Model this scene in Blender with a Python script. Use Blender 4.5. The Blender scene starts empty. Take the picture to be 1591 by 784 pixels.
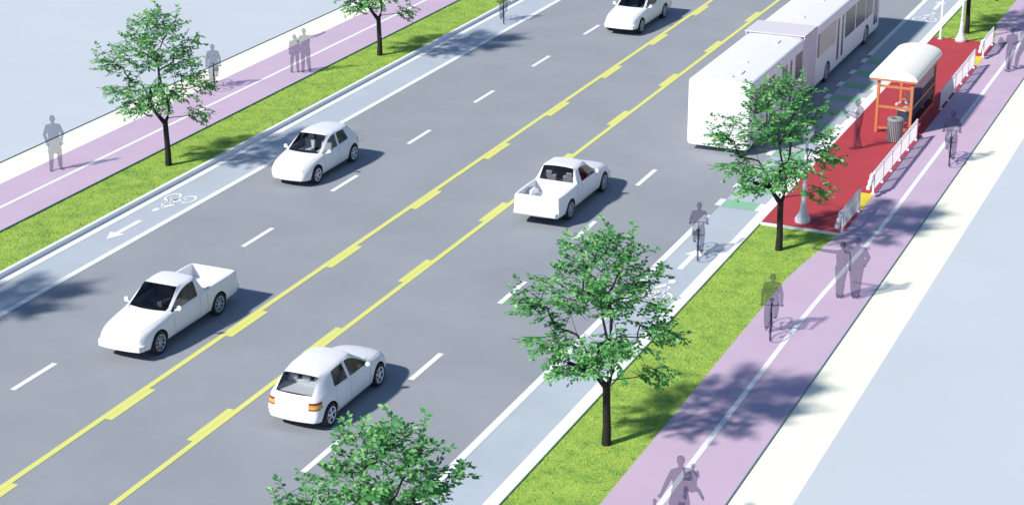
import bpy, bmesh, math, random
from mathutils import Vector, Matrix
from mathutils.geometry import tessellate_polygon

rnd = random.Random(7)
scene = bpy.context.scene
C = scene.collection
R = math.radians
PI = math.pi

# ------------------------------------------------------------------ materials
def new_mat(name):
    m = bpy.data.materials.new(name); m.use_nodes = True
    nt = m.node_tree; nt.nodes.clear()
    out = nt.nodes.new('ShaderNodeOutputMaterial')
    return m, nt, out

def principled(name, col, rough=0.6, metal=0.0, spec=0.4, var=0.0, scale=3.0, bump=0.0, bscale=40.0, var2=0.0, scale2=0.3, coat=0.0, dark=None, stretch=None):
    """principled with two octaves of procedural colour variation and a noise bump"""
    m, nt, out = new_mat(name)
    N, L = nt.nodes.new, nt.links.new
    b = N('ShaderNodeBsdfPrincipled')
    b.inputs['Base Color'].default_value = (*col, 1); b.inputs['Roughness'].default_value = rough
    b.inputs['Metallic'].default_value = metal; b.inputs['Specular IOR Level'].default_value = spec
    b.inputs['Coat Weight'].default_value = coat; b.inputs['Coat Roughness'].default_value = 0.08
    L(b.outputs[0], out.inputs[0])
    geo = N('ShaderNodeNewGeometry')
    pos = geo.outputs['Position']
    if stretch:
        mp = N('ShaderNodeMapping'); mp.inputs['Scale'].default_value = stretch
        L(pos, mp.inputs[0]); pos = mp.outputs[0]
    cur = None
    for v, s in ((var, scale), (var2, scale2)):
        if v <= 0: continue
        n = N('ShaderNodeTexNoise'); n.inputs['Scale'].default_value = s; n.inputs['Detail'].default_value = 6; n.inputs['Roughness'].default_value = 0.65
        L(pos, n.inputs['Vector'])
        mr = N('ShaderNodeMapRange'); mr.inputs[1].default_value = 0.3; mr.inputs[2].default_value = 0.7
        mr.inputs[3].default_value = 1 - v; mr.inputs[4].default_value = 1 + v
        L(n.outputs[0], mr.inputs[0])
        mx = N('ShaderNodeMix'); mx.data_type = 'RGBA'; mx.blend_type = 'MULTIPLY'; mx.inputs[0].default_value = 1
        if cur is None: mx.inputs[6].default_value = (*col, 1)
        else: L(cur, mx.inputs[6])
        L(mr.outputs[0], mx.inputs[7]); cur = mx.outputs[2]
    if cur is not None: L(cur, b.inputs['Base Color'])
    if bump > 0:
        n = N('ShaderNodeTexNoise'); n.inputs['Scale'].default_value = bscale; n.inputs['Detail'].default_value = 4
        L(pos, n.inputs['Vector'])
        bp = N('ShaderNodeBump'); bp.inputs['Strength'].default_value = bump; bp.inputs['Distance'].default_value = 0.02
        L(n.outputs[0], bp.inputs['Height']); L(bp.outputs[0], b.inputs['Normal'])
    return m

def grass_mat(name, gain=1.0):
    m, nt, out = new_mat(name)
    N, L = nt.nodes.new, nt.links.new
    b = N('ShaderNodeBsdfPrincipled'); b.inputs['Roughness'].default_value = 0.8; b.inputs['Specular IOR Level'].default_value = 0.2
    geo = N('ShaderNodeNewGeometry')
    n1 = N('ShaderNodeTexNoise'); n1.inputs['Scale'].default_value = 1.6; n1.inputs['Detail'].default_value = 8; n1.inputs['Roughness'].default_value = 0.7
    L(geo.outputs['Position'], n1.inputs['Vector'])
    r = N('ShaderNodeValToRGB'); e = r.color_ramp.elements
    e[0].position = 0.30; e[0].color = (0.185 * gain, 0.345 * gain, 0.075 * gain, 1)
    e[1].position = 0.72; e[1].color = (0.43 * gain, 0.57 * gain, 0.11 * gain, 1)
    k = e.new(0.5); k.color = (0.325 * gain, 0.485 * gain, 0.085 * gain, 1)
    L(n1.outputs[0], r.inputs[0])
    n2 = N('ShaderNodeTexNoise'); n2.inputs['Scale'].default_value = 16; n2.inputs['Detail'].default_value = 3
    L(geo.outputs['Position'], n2.inputs['Vector'])
    mr = N('ShaderNodeMapRange'); mr.inputs[1].default_value = .3; mr.inputs[2].default_value = .7; mr.inputs[3].default_value = .8; mr.inputs[4].default_value = 1.14
    L(n2.outputs[0], mr.inputs[0])
    mx = N('ShaderNodeMix'); mx.data_type = 'RGBA'; mx.blend_type = 'MULTIPLY'; mx.inputs[0].default_value = 1
    L(r.outputs[0], mx.inputs[6]); L(mr.outputs[0], mx.inputs[7])
    L(mx.outputs[2], b.inputs['Base Color'])
    bp = N('ShaderNodeBump'); bp.inputs['Strength'].default_value = .5; bp.inputs['Distance'].default_value = .03
    L(n2.outputs[0], bp.inputs['Height']); L(bp.outputs[0], b.inputs['Normal'])
    L(b.outputs[0], out.inputs[0])
    return m

def leaf_mat(name):
    m, nt, out = new_mat(name)
    N, L = nt.nodes.new, nt.links.new
    geo = N('ShaderNodeNewGeometry')
    r = N('ShaderNodeValToRGB'); e = r.color_ramp.elements
    e[0].position = 0.0; e[0].color = (0.045, 0.225, 0.06, 1)
    e[1].position = 1.0; e[1].color = (0.28, 0.56, 0.18, 1)
    k = e.new(0.5); k.color = (0.10, 0.38, 0.105, 1)
    L(geo.outputs['Random Per Island'], r.inputs[0])
    b = N('ShaderNodeBsdfPrincipled'); b.inputs['Roughness'].default_value = 0.42; b.inputs['Specular IOR Level'].default_value = 0.55
    L(r.outputs[0], b.inputs['Base Color'])
    t = N('ShaderNodeBsdfTranslucent'); L(r.outputs[0], t.inputs['Color'])
    mx = N('ShaderNodeMixShader'); mx.inputs[0].default_value = 0.3
    L(b.outputs[0], mx.inputs[1]); L(t.outputs[0], mx.inputs[2]); L(mx.outputs[0], out.inputs[0])
    return m

def ghost_mat(name):
    """see-through slate figures: tints what stands behind them, once per front face"""
    m, nt, out = new_mat(name)
    N, L = nt.nodes.new, nt.links.new
    geo = N('ShaderNodeNewGeometry')
    t = N('ShaderNodeBsdfTransparent'); t.inputs[0].default_value = (0.52, 0.53, 0.60, 1)
    d = N('ShaderNodeBsdfDiffuse'); d.inputs[0].default_value = (0.10, 0.10, 0.14, 1)
    mx = N('ShaderNodeMixShader'); mx.inputs[0].default_value = 0.17
    L(t.outputs[0], mx.inputs[1]); L(d.outputs[0], mx.inputs[2])
    w = N('ShaderNodeBsdfTransparent'); w.inputs[0].default_value = (1, 1, 1, 1)
    m2 = N('ShaderNodeMixShader'); L(geo.outputs['Backfacing'], m2.inputs[0])
    L(mx.outputs[0], m2.inputs[1]); L(w.outputs[0], m2.inputs[2]); L(m2.outputs[0], out.inputs[0])
    return m

def glass_mat(name, tint, gloss=0.08, rough=0.03):
    m, nt, out = new_mat(name)
    N, L = nt.nodes.new, nt.links.new
    t = N('ShaderNodeBsdfTransparent'); t.inputs[0].default_value = (*tint, 1)
    g = N('ShaderNodeBsdfGlossy'); g.inputs['Roughness'].default_value = rough
    fr = N('ShaderNodeFresnel'); fr.inputs[0].default_value = 1.45
    ml = N('ShaderNodeMath'); ml.operation = 'MAXIMUM'; ml.inputs[1].default_value = gloss; L(fr.outputs[0], ml.inputs[0])
    mx = N('ShaderNodeMixShader'); L(ml.outputs[0], mx.inputs[0]); L(t.outputs[0], mx.inputs[1]); L(g.outputs[0], mx.inputs[2])
    L(mx.outputs[0], out.inputs[0])
    return m

M = dict(
    asphalt=principled('asphalt', (0.322, 0.345, 0.375), .85, var=.05, scale=60, var2=.07, scale2=.35, bump=.25, bscale=120),
    bike_asphalt=principled('bike_asphalt', (0.475, 0.53, 0.585), .8, var=.035, scale=50, var2=.06, scale2=.4, bump=.2, bscale=110),
    ground=principled('ground_concrete', (0.575, 0.625, 0.665), .9, var=.02, scale=30, var2=.035, scale2=.15),
    pave=principled('cream_paving', (0.93, 0.925, 0.77), .85, var=.02, scale=25, var2=.03, scale2=.5),
    path=principled('lilac_surface', (0.585, 0.448, 0.58), .85, var=.035, scale=45, var2=.045, scale2=.5, bump=.15, bscale=90),
    red=principled('red_surface', (0.46, 0.052, 0.066), .8, var=.06, scale=40, var2=.06, scale2=.7, bump=.2, bscale=90),
    kerb=principled('kerb_concrete', (0.86, 0.87, 0.88), .8, var=.03, scale=20, bump=.1, bscale=60),
    white=principled('white_line_paint', (0.88, 0.88, 0.88), .7, var=.05, scale=30, bump=.1, bscale=80),
    yellow=principled('yellow_line_paint', (0.76, 0.765, 0.22), .7, var=.08, scale=22, bump=.1, bscale=80),
    tactile=principled('yellow_tactile', (0.76, 0.62, 0.06), .7, var=.05, scale=25),
    green=principled('green_paint', (0.27, 0.53, 0.35), .75, var=.05, scale=30),
    edge=principled('shaded_step_edge', (0.17, 0.27, 0.30), .8),  # shade of the low step faces put into a dark teal colour
    grass=grass_mat('grass_turf'), blade=grass_mat('grass_blade', 1.12),
    leaf=leaf_mat('leaf'),
    bark=principled('bark', (0.022, 0.019, 0.018), .9, var=.3, scale=25, bump=.6, bscale=40),
    ghost=ghost_mat('see_through_slate'),
    paint=principled('white_car_paint', (0.865, 0.87, 0.895), .4, spec=.35, coat=.10, var=.012, scale=6),
    bus_paint=principled('white_bus_paint', (0.89, 0.878, 0.905), .5, spec=.25, coat=.04, var=.015, scale=4),
    bellows=principled('bus_bellows', (0.70, 0.66, 0.70), .8, var=.04, scale=8),
    bay=principled('pale_bay_panel', (0.62, 0.60, 0.52), .5, var=.05, scale=5),
    dark=principled('dark_plastic', (0.02, 0.021, 0.024), .7),
    tyre=principled('tyre_rubber', (0.024, 0.026, 0.032), .75, var=.1, scale=30),
    rim=principled('silver_rim', (0.80, 0.82, 0.85), .4),
    hub=principled('grey_rim', (0.44, 0.47, 0.52), .5),
    seat=principled('seat_cloth', (0.30, 0.29, 0.29), .9, var=.06, scale=20),
    pale_seat=principled('pale_seat_cloth', (0.62, 0.62, 0.64), .9, var=.05, scale=20),
    shelf=principled('pale_shelf', (0.62, 0.64, 0.66), .8),
    busglass=principled('dark_bus_glass', (0.05, 0.045, 0.065), .25, spec=.3, var=.35, scale=1.2),
    cglass=glass_mat('car_glass', (.48, .51, .55), .05), rglass=glass_mat('clear_car_glass', (.86, .88, .9), .05),
    sglass=glass_mat('shelter_glass', (.90, .80, .98), .03),
    lamp_red=principled('red_lamp', (.30, .03, .025), .25),
    lamp_amber=principled('amber_lamp', (.64, .40, .08), .25),
    lamp_clear=principled('clear_lamp', (.74, .76, .8), .2),
    orange=principled('orange_steel', (0.60, 0.215, 0.09), .5, var=.04, scale=10),
    roof=principled('cream_roof', (0.95, 0.94, 0.84), .7, var=.02, scale=8),
    wpost=principled('white_steel', (0.84, 0.83, 0.86), .45, var=.02, scale=10),
    globe=principled('opal_globe', (0.82, 0.83, 0.86), .25),
    lampgrey=principled('pale_grey_steel', (0.66, 0.69, 0.73), .4, var=.03, scale=12),
    bin=principled('bin_slats', (0.27, 0.27, 0.29), .6, var=.06, scale=20),
    beige=principled('bench_panel', (0.58, 0.56, 0.52), .7, var=.06, scale=16),
    seam=principled('shut_line', (.30, .32, .36), .8),
    navy=principled('shaded_bench_base', (0.03, 0.05, 0.075), .7),
)

# ------------------------------------------------------------------ mesh helpers
class MB:
    def __init__(self): self.v, self.f, self.m, self.sm = [], [], [], []
    def add(self, vs, fs, mi=0, smooth=False):
        o = len(self.v); self.v += [tuple(p) for p in vs]
        for f in fs: self.f.append(tuple(i + o for i in f)); self.m.append(mi); self.sm.append(smooth)
        return self
    def box(self, x0, x1, y0, y1, z0, z1, mi=0):
        vs = [(x, y, z) for z in (z0, z1) for y in (y0, y1) for x in (x0, x1)]
        return self.add(vs, [(0, 2, 3, 1), (4, 5, 7, 6), (0, 1, 5, 4), (2, 6, 7, 3), (0, 4, 6, 2), (1, 3, 7, 5)], mi)
    def obox(self, c, ax, half, mi=0):
        """oriented box: centre, three axes, half sizes"""
        c = Vector(c); vs = []
        for sz in (-1, 1):
            for sy in (-1, 1):
                for sx in (-1, 1):
                    vs.append(c + Vector(ax[0]) * sx * half[0] + Vector(ax[1]) * sy * half[1] + Vector(ax[2]) * sz * half[2])
        return self.add(vs, [(0, 2, 3, 1), (4, 5, 7, 6), (0, 1, 5, 4), (2, 6, 7, 3), (0, 4, 6, 2), (1, 3, 7, 5)], mi)
    def tube(self, pts, rads, n=8, mi=0, cap=True, smooth=True):
        pts = [Vector(p) for p in pts]
        if not isinstance(rads, (list, tuple)): rads = [rads] * len(pts)
        vs, fs = [], []
        up = Vector((0.31, 0.17, 0.93)).normalized()
        for i, p in enumerate(pts):
            d = (pts[min(i + 1, len(pts) - 1)] - pts[max(i - 1, 0)])
            d = d.normalized() if d.length > 1e-9 else Vector((0, 0, 1))
            a = d.cross(up)
            if a.length < 1e-3: a = d.cross(Vector((1, 0, 0)))
            a.normalize(); b = d.cross(a).normalized()
            for k in range(n):
                t = 2 * PI * k / n
                vs.append(p + (a * math.cos(t) + b * math.sin(t)) * rads[i])
        for i in range(len(pts) - 1):
            for k in range(n):
                k2 = (k + 1) % n
                fs.append((i * n + k, i * n + k2, (i + 1) * n + k2, (i + 1) * n + k))
        self.add(vs, fs, mi, smooth)
        if cap:
            self.add(vs[:n], [tuple(range(n))], mi); self.add(vs[-n:], [tuple(reversed(range(n)))], mi)
        return self
    def lathe(self, prof, n=24, c=(0, 0, 0), mi=0, axis='z', smooth=True):
        vs, fs = [], []
        for r, z in prof:
            for k in range(n):
                t = 2 * PI * k / n
                if axis == 'z': vs.append((c[0] + r * math.cos(t), c[1] + r * math.sin(t), c[2] + z))
                else: vs.append((c[0] + z, c[1] + r * math.cos(t), c[2] + r * math.sin(t)))
        for i in range(len(prof) - 1):
            for k in range(n):
                k2 = (k + 1) % n
                fs.append((i * n + k, i * n + k2, (i + 1) * n + k2, (i + 1) * n + k))
        return self.add(vs, fs, mi, smooth)
    def poly(self, pts, z0, z1, mi=0, side_mi=None):
        """prism over an outline (list of x, y)"""
        n = len(pts)
        tri = tessellate_polygon([[Vector((p[0], p[1], 0)) for p in pts]])
        self.add([(x, y, z1) for x, y in pts], tri, mi)
        if z0 is not None:
            self.add([(x, y, z) for z in (z0, z1) for x, y in pts],
                     [(i, (i + 1) % n, n + (i + 1) % n, n + i) for i in range(n)], mi if side_mi is None else side_mi)
        return self
    def sheet(self, x0, x1, y0, y1, z, mi=0):
        return self.add([(x0, y0, z), (x1, y0, z), (x1, y1, z), (x0, y1, z)], [(0, 1, 2, 3)], mi)
    def ell(self, c, r, mi=0, n=12, rot=None):
        c = Vector(c); vs, fs = [], []
        m = n // 2 + 1
        for i in range(m):
            a = PI * i / (m - 1)
            for k in range(n):
                t = 2 * PI * k / n
                p = Vector((r[0] * math.sin(a) * math.cos(t), r[1] * math.sin(a) * math.sin(t), r[2] * math.cos(a)))
                if rot: p = rot @ p
                vs.append(c + p)
        for i in range(m - 1):
            for k in range(n):
                k2 = (k + 1) % n
                if i == 0: fs.append((0, (i + 1) * n + k, (i + 1) * n + k2))
                elif i == m - 2: fs.append((i * n + k, i * n + n, i * n + k2) if False else (i * n + k, (m - 1) * n, i * n + k2))
                else: fs.append((i * n + k, (i + 1) * n + k, (i + 1) * n + k2, i * n + k2))
        return self.add(vs, fs, mi, True)
    def mesh(self, name, mats, fix=True):
        me = bpy.data.meshes.new(name)
        me.from_pydata(self.v, [], self.f)
        if not isinstance(mats, (list, tuple)): mats = [mats]
        for mt in mats: me.materials.append(mt)
        me.polygons.foreach_set('material_index', self.m)
        me.polygons.foreach_set('use_smooth', self.sm)
        if fix:
            bm = bmesh.new(); bm.from_mesh(me)
            bmesh.ops.remove_doubles(bm, verts=[v for v in bm.verts], dist=1e-5)
            bmesh.ops.recalc_face_normals(bm, faces=bm.faces)
            bm.to_mesh(me); bm.free()
        me.update()
        return me
    def build(self, name, mats, parent=None, fix=True):
        return link(name, self.mesh(name, mats, fix), parent)

def link(name, me, parent=None):
    o = bpy.data.objects.new(name, me); C.objects.link(o)
    if parent: o.parent = parent
    return o
def tag(o, label, cat, group=None, kind=None):
    o['label'] = label; o['category'] = cat
    if group: o['group'] = group
    if kind: o['kind'] = kind
    return o
def thing(name, label, cat, loc=(0, 0, 0), rotz=0, group=None):
    o = bpy.data.objects.new(name, None); C.objects.link(o)
    o.location = loc; o.rotation_euler = (0, 0, rotz)
    return tag(o, label, cat, group)
def struct(name, mb, mats):
    o = mb.build(name, mats); o['kind'] = 'structure'; return o
def copy_tree(o, parent=None):
    c = o.copy(); C.objects.link(c); c.parent = parent
    for ch in list(o.children): copy_tree(ch, c)
    return c
def dup(root, loc, rotz, label, group=None, scale=None):
    c = copy_tree(root); c.location = loc; c.rotation_euler = (0, 0, rotz); c['label'] = label
    if group: c['group'] = group
    if scale: c.scale = scale
    return c
def bevel(o, w=.01, seg=2):
    md = o.modifiers.new('bevel', 'BEVEL'); md.width = w; md.segments = seg; md.limit_method = 'ANGLE'; return o
def evaluated(me, mods):
    """run modifiers on a mesh and return the resulting mesh"""
    o = bpy.data.objects.new('work', me); C.objects.link(o)
    for fn in mods: fn(o)
    dg = bpy.context.evaluated_depsgraph_get(); dg.update()
    res = bpy.data.meshes.new_from_object(o.evaluated_get(dg), preserve_all_data_layers=True, depsgraph=dg)
    bpy.data.objects.remove(o)
    return res

# ------------------------------------------------------------------ ground, road, paths
Y0, Y1 = -60, 420
ZG = 0.10     # right grass
ZP = 0.15     # right path and platform
ZS = 0.12     # right cream strip
ZL, ZLP, ZLG = 0.13, 0.17, 0.21    # left grass, path, outer ground
m = MB()
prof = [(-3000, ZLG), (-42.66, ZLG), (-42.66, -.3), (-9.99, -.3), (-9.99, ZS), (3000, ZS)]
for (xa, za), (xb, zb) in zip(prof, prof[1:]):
    mi = 1 if xa == xb == -42.66 else 0  # step face of the outer ground coloured as shaded
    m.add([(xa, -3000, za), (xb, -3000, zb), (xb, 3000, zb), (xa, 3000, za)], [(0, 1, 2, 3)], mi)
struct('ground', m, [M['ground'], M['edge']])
struct('road', MB().box(-34.29, -18.05, Y0, Y1, -.25, 0), M['asphalt'])
m = MB(); m.box(-35.97, -34.29, Y0, Y1, -.25, 0); struct('bike_lane', m, M['bike_asphalt'])
m = MB(); m.box(-18.05, -16.37, Y0, Y1, -.25, 0); struct('bike_lane', m, M['bike_asphalt'])
o = struct('kerb', MB().box(-36.12, -35.97, Y0, Y1, -.25, .15), M['kerb']); bevel(o, .015)
o = struct('kerb', MB().box(-16.37, -16.22, Y0, Y1, -.25, .15), M['kerb'])
# left verge, path, cream strip
struct('grass_verge', MB().box(-38.3, -36.12, Y0, Y1, -.25, ZL), M['grass'])
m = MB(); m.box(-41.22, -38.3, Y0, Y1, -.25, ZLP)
m.box(-38.3, -38.27, Y0, Y1, -.1, ZLP + .012, 1)  # dark strip painting the shaded edge of the path slab
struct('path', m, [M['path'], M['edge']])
struct('pavement', MB().box(-42.66, -41.22, Y0, Y1, -.25, ZLP), M['pave'])
# right verge, path with its bend round the platform, cream strip
def smooth(a, b, t):
    t = min(1, max(0, (t - a) / (b - a))); return t * t * (3 - 2 * t)
def xleft(y):
    if y < 57.27: return -14.075 + .57 * smooth(52.0, 59.2, y) ** 1.0
    if y < 83.4: return -13.505
    return -13.505 - .56 * smooth(82.4, 87.5, y)
ys = [Y0] + [50 + .4 * i for i in range(18)] + [57.27, 60, 70, 80, 83.4] + [83.4 + .4 * i for i in range(1, 14)] + [Y1]
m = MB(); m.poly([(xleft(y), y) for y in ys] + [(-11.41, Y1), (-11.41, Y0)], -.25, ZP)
m.box(-11.41, -11.385, Y0, Y1, -.1, ZP + .004, 1)  # same painted shade along the step down to the cream strip
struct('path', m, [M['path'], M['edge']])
struct('pavement', MB().box(-11.385, -9.99, Y0, Y1, -.25, ZS), M['pave'])
ya = [y for y in ys if y <= 57.28]; yb = [y for y in ys if y >= 83.39]
struct('grass_verge', MB().poly([(-16.22, 57.15), (-16.22, Y0)] + [(xleft(y) - .002, y) for y in ya if y < 57.1] + [(xleft(57.15), 57.15)], -.25, ZG), M['grass'])
struct('grass_verge', MB().poly([(-16.22, Y1), (-16.22, 83.4)] + [(xleft(y) - .002, y) for y in yb], -.25, ZG), M['grass'])
m = MB(); m.box(-16.22, -13.505, 57.27, 83.4, -.25, ZP); m.box(-16.22, -13.53, 57.15, 57.27, -.25, ZP + .004, 1)
struct('platform', m, [M['red'], M['white']])
m = MB()
for a, b, x0 in ((59.72, 61.45, -14.02), (79.35, 80.85, -13.9)):
    m.sheet(x0, -13.507, a, b, ZP + .004)
    for i in range(7):
        for j in range(int((-13.52 - x0) / .07)):
            m.lathe([(.022, 0), (.018, .006), (0, .006)], 6, (x0 + .05 + j * .07, a + .12 + i * (b - a - .2) / 6.5, ZP + .004))
struct('tactile_paving', m, M['tactile'])

# painted markings
Z1, Z2 = .004, .008
w = MB()
w.sheet(-34.29, -34.07, Y0, Y1, Z2)
w.sheet(-35.97, -35.64, Y0, Y1, Z2)
w.sheet(-18.25, -18.03, Y0, 57.6, Z2); w.sheet(-18.25, -18.03, 79.7, Y1, Z2)
w.sheet(-16.68, -16.37, Y0, Y1, Z2)
for k in range(-8, 50): w.sheet(-30.75, -30.58, 37.2 + 5.845 * k, 39.07 + 5.845 * k, Z2)
for k in range(-8, 50): w.sheet(-21.40, -21.23, 36.15 + 5.835 * k, 38.05 + 5.835 * k, Z2)
for k in range(11): w.sheet(-18.25, -18.03, 58.65 + 1.98 * k, 59.35 + 1.98 * k, Z2)
struct('white_road_marking', w, M['white'])
yl = MB()
yl.sheet(-27.58, -27.40, Y0, Y1, Z2); yl.sheet(-24.66, -24.49, Y0, Y1, Z2)
for k in range(-8, 50):
    yl.sheet(-27.396, -27.20, 36.72 + 5.845 * k, 38.72 + 5.845 * k, Z2)
    yl.sheet(-24.85, -24.664, 36.52 + 5.845 * k, 38.5 + 5.845 * k, Z2)
struct('yellow_road_marking', yl, M['yellow'])
g = MB()
for k in range(11):
    y = 58.6 + 1.98 * k
    g.add([(-18.02, y, Z2), (-16.85, y + .0, Z2), (-16.85, y + .78, Z2), (-18.02, y + .78, Z2)], [(0, 1, 2, 3)])
    w2 = MB()
struct('green_road_marking', g, M['green'])
# white block ends of the bars beside the kerb line
m = MB()
for k in range(11):
    y = 58.6 + 1.98 * k
    m.sheet(-16.85, -16.685, y, y + .78, Z2)
struct('white_road_marking', m, M['white'])
m = MB()
m.sheet(-39.78, -39.62, Y0, Y1, ZLP + .004)
def xc(y): return -12.79 + .29 * smooth(49, 60, y) - .20 * smooth(81, 89, y)
yy = [Y0] + [46 + i for i in range(18)] + [70, 78] + [80 + i for i in range(12)] + [Y1]
for a, b in zip(yy, yy[1:]):
    m.add([(xc(a) - .075, a, ZP + .004), (xc(a) + .075, a, ZP + .004), (xc(b) + .075, b, ZP + .004), (xc(b) - .075, b, ZP + .004)], [(0, 1, 2, 3)])
struct('white_path_marking', m, M['white'])

def symbols(name, cx, cy, sgn, arrow_y):
    """cyclist symbol and arrow painted in a bike lane; sgn = direction of travel along y"""
    m = MB()
    P = lambda u, v: (cx + sgn * u, cy + sgn * v, Z2)
    def ring(u, v, ru, rv, t):
        t *= 1.25
        n = 28; vs = []
        for k in range(n):
            a = 2 * PI * k / n
            vs += [P(u + ru * math.cos(a), v + rv * math.sin(a)), P(u + (ru - t) * math.cos(a), v + (rv - t * 1.5) * math.sin(a))]
        m.add(vs, [(2 * k, (2 * k + 2) % (2 * n), (2 * k + 3) % (2 * n), 2 * k + 1) for k in range(n)])
    def bar(u0, v0, u1, v1, t):
        d = Vector((u1 - u0, v1 - v0)).normalized(); nx, ny = -d.y * t / 2, d.x * t / 2
        m.add([P(u0 + nx, v0 + ny), P(u1 + nx, v1 + ny), P(u1 - nx, v1 - ny), P(u0 - nx, v0 - ny)], [(0, 1, 2, 3)])
    ring(-.30, 0, .27, .40, .06); ring(.30, 0, .27, .40, .06)
    bar(-.30, .0, -.12, .5, .05); bar(-.12, .5, .22, .55, .05); bar(.30, 0, .20, .72, .05); bar(-.12, .5, .02, 0, .05); bar(.02, 0, .22, .52, .05); bar(-.3, 0, .02, .0, .05)
    bar(-.15, .62, .08, 1.05, .16); bar(.08, 1.0, .26, .72, .07); bar(-.12, .62, .05, .3, .09)
    n = 16; m.add([P(.13 + .11 * math.cos(2 * PI * k / n), 1.30 + .17 * math.sin(2 * PI * k / n)) for k in range(n)], [tuple(range(n))])
    s = arrow_y
    A = lambda u, v: (cx + sgn * u, s + sgn * v, Z2)
    m.add([A(-.1, 0), A(.1, 0), A(.1, 1.3), A(-.1, 1.3)], [(0, 1, 2, 3)])
    m.add([A(-.29, 1.3), A(.29, 1.3), A(0, 1.95)], [(0, 1, 2)])
    for v in range(0): pass
    return struct(name, m, M['white'])
symbols('bike_symbol', -35.0, 52.05, -1, 49.66)
symbols('bike_symbol', -17.38, 50.2, 1, 52.55)
symbols('bike_symbol', -17.36, 86.95, 1, 89.0)

# grass tufts
def tufts(regions, per_m2, seed):
    r = random.Random(seed); vs, fs = [], []
    for x0, x1, y0, y1, z, test in regions:
        for _ in range(int((x1 - x0) * (y1 - y0) * per_m2)):
            x, y = r.uniform(x0, x1), r.uniform(y0, y1)
            if test and not test(x, y): continue
            a = r.uniform(0, 2 * PI); h = r.uniform(.015, .04); wd = r.uniform(.012, .03); ln = r.uniform(.0, .04)
            o = len(vs); dx, dy = math.cos(a) * wd, math.sin(a) * wd
            vs += [(x - dx, y - dy, z - .005), (x + dx, y + dy, z - .005), (x + math.sin(a) * ln, y - math.cos(a) * ln, z + h)]
            fs.append((o, o + 1, o + 2))
    me = bpy.data.meshes.new('grass'); me.from_pydata(vs, [], fs); me.materials.append(M['blade'])
    o = link('grass', me); return tag(o, 'short mown grass blades growing on the verges beside the road', 'grass', kind='stuff')
tree_spots = []
tufts([(-38.26, -36.14, 40, 100, ZL, None), (-16.2, -13.5, 33, 57.1, ZG, lambda x, y: x < xleft(y) - .03),
       (-16.2, -13.5, 83.45, 97, ZG, lambda x, y: x < xleft(y) - .03)], 160, 3)

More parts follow.
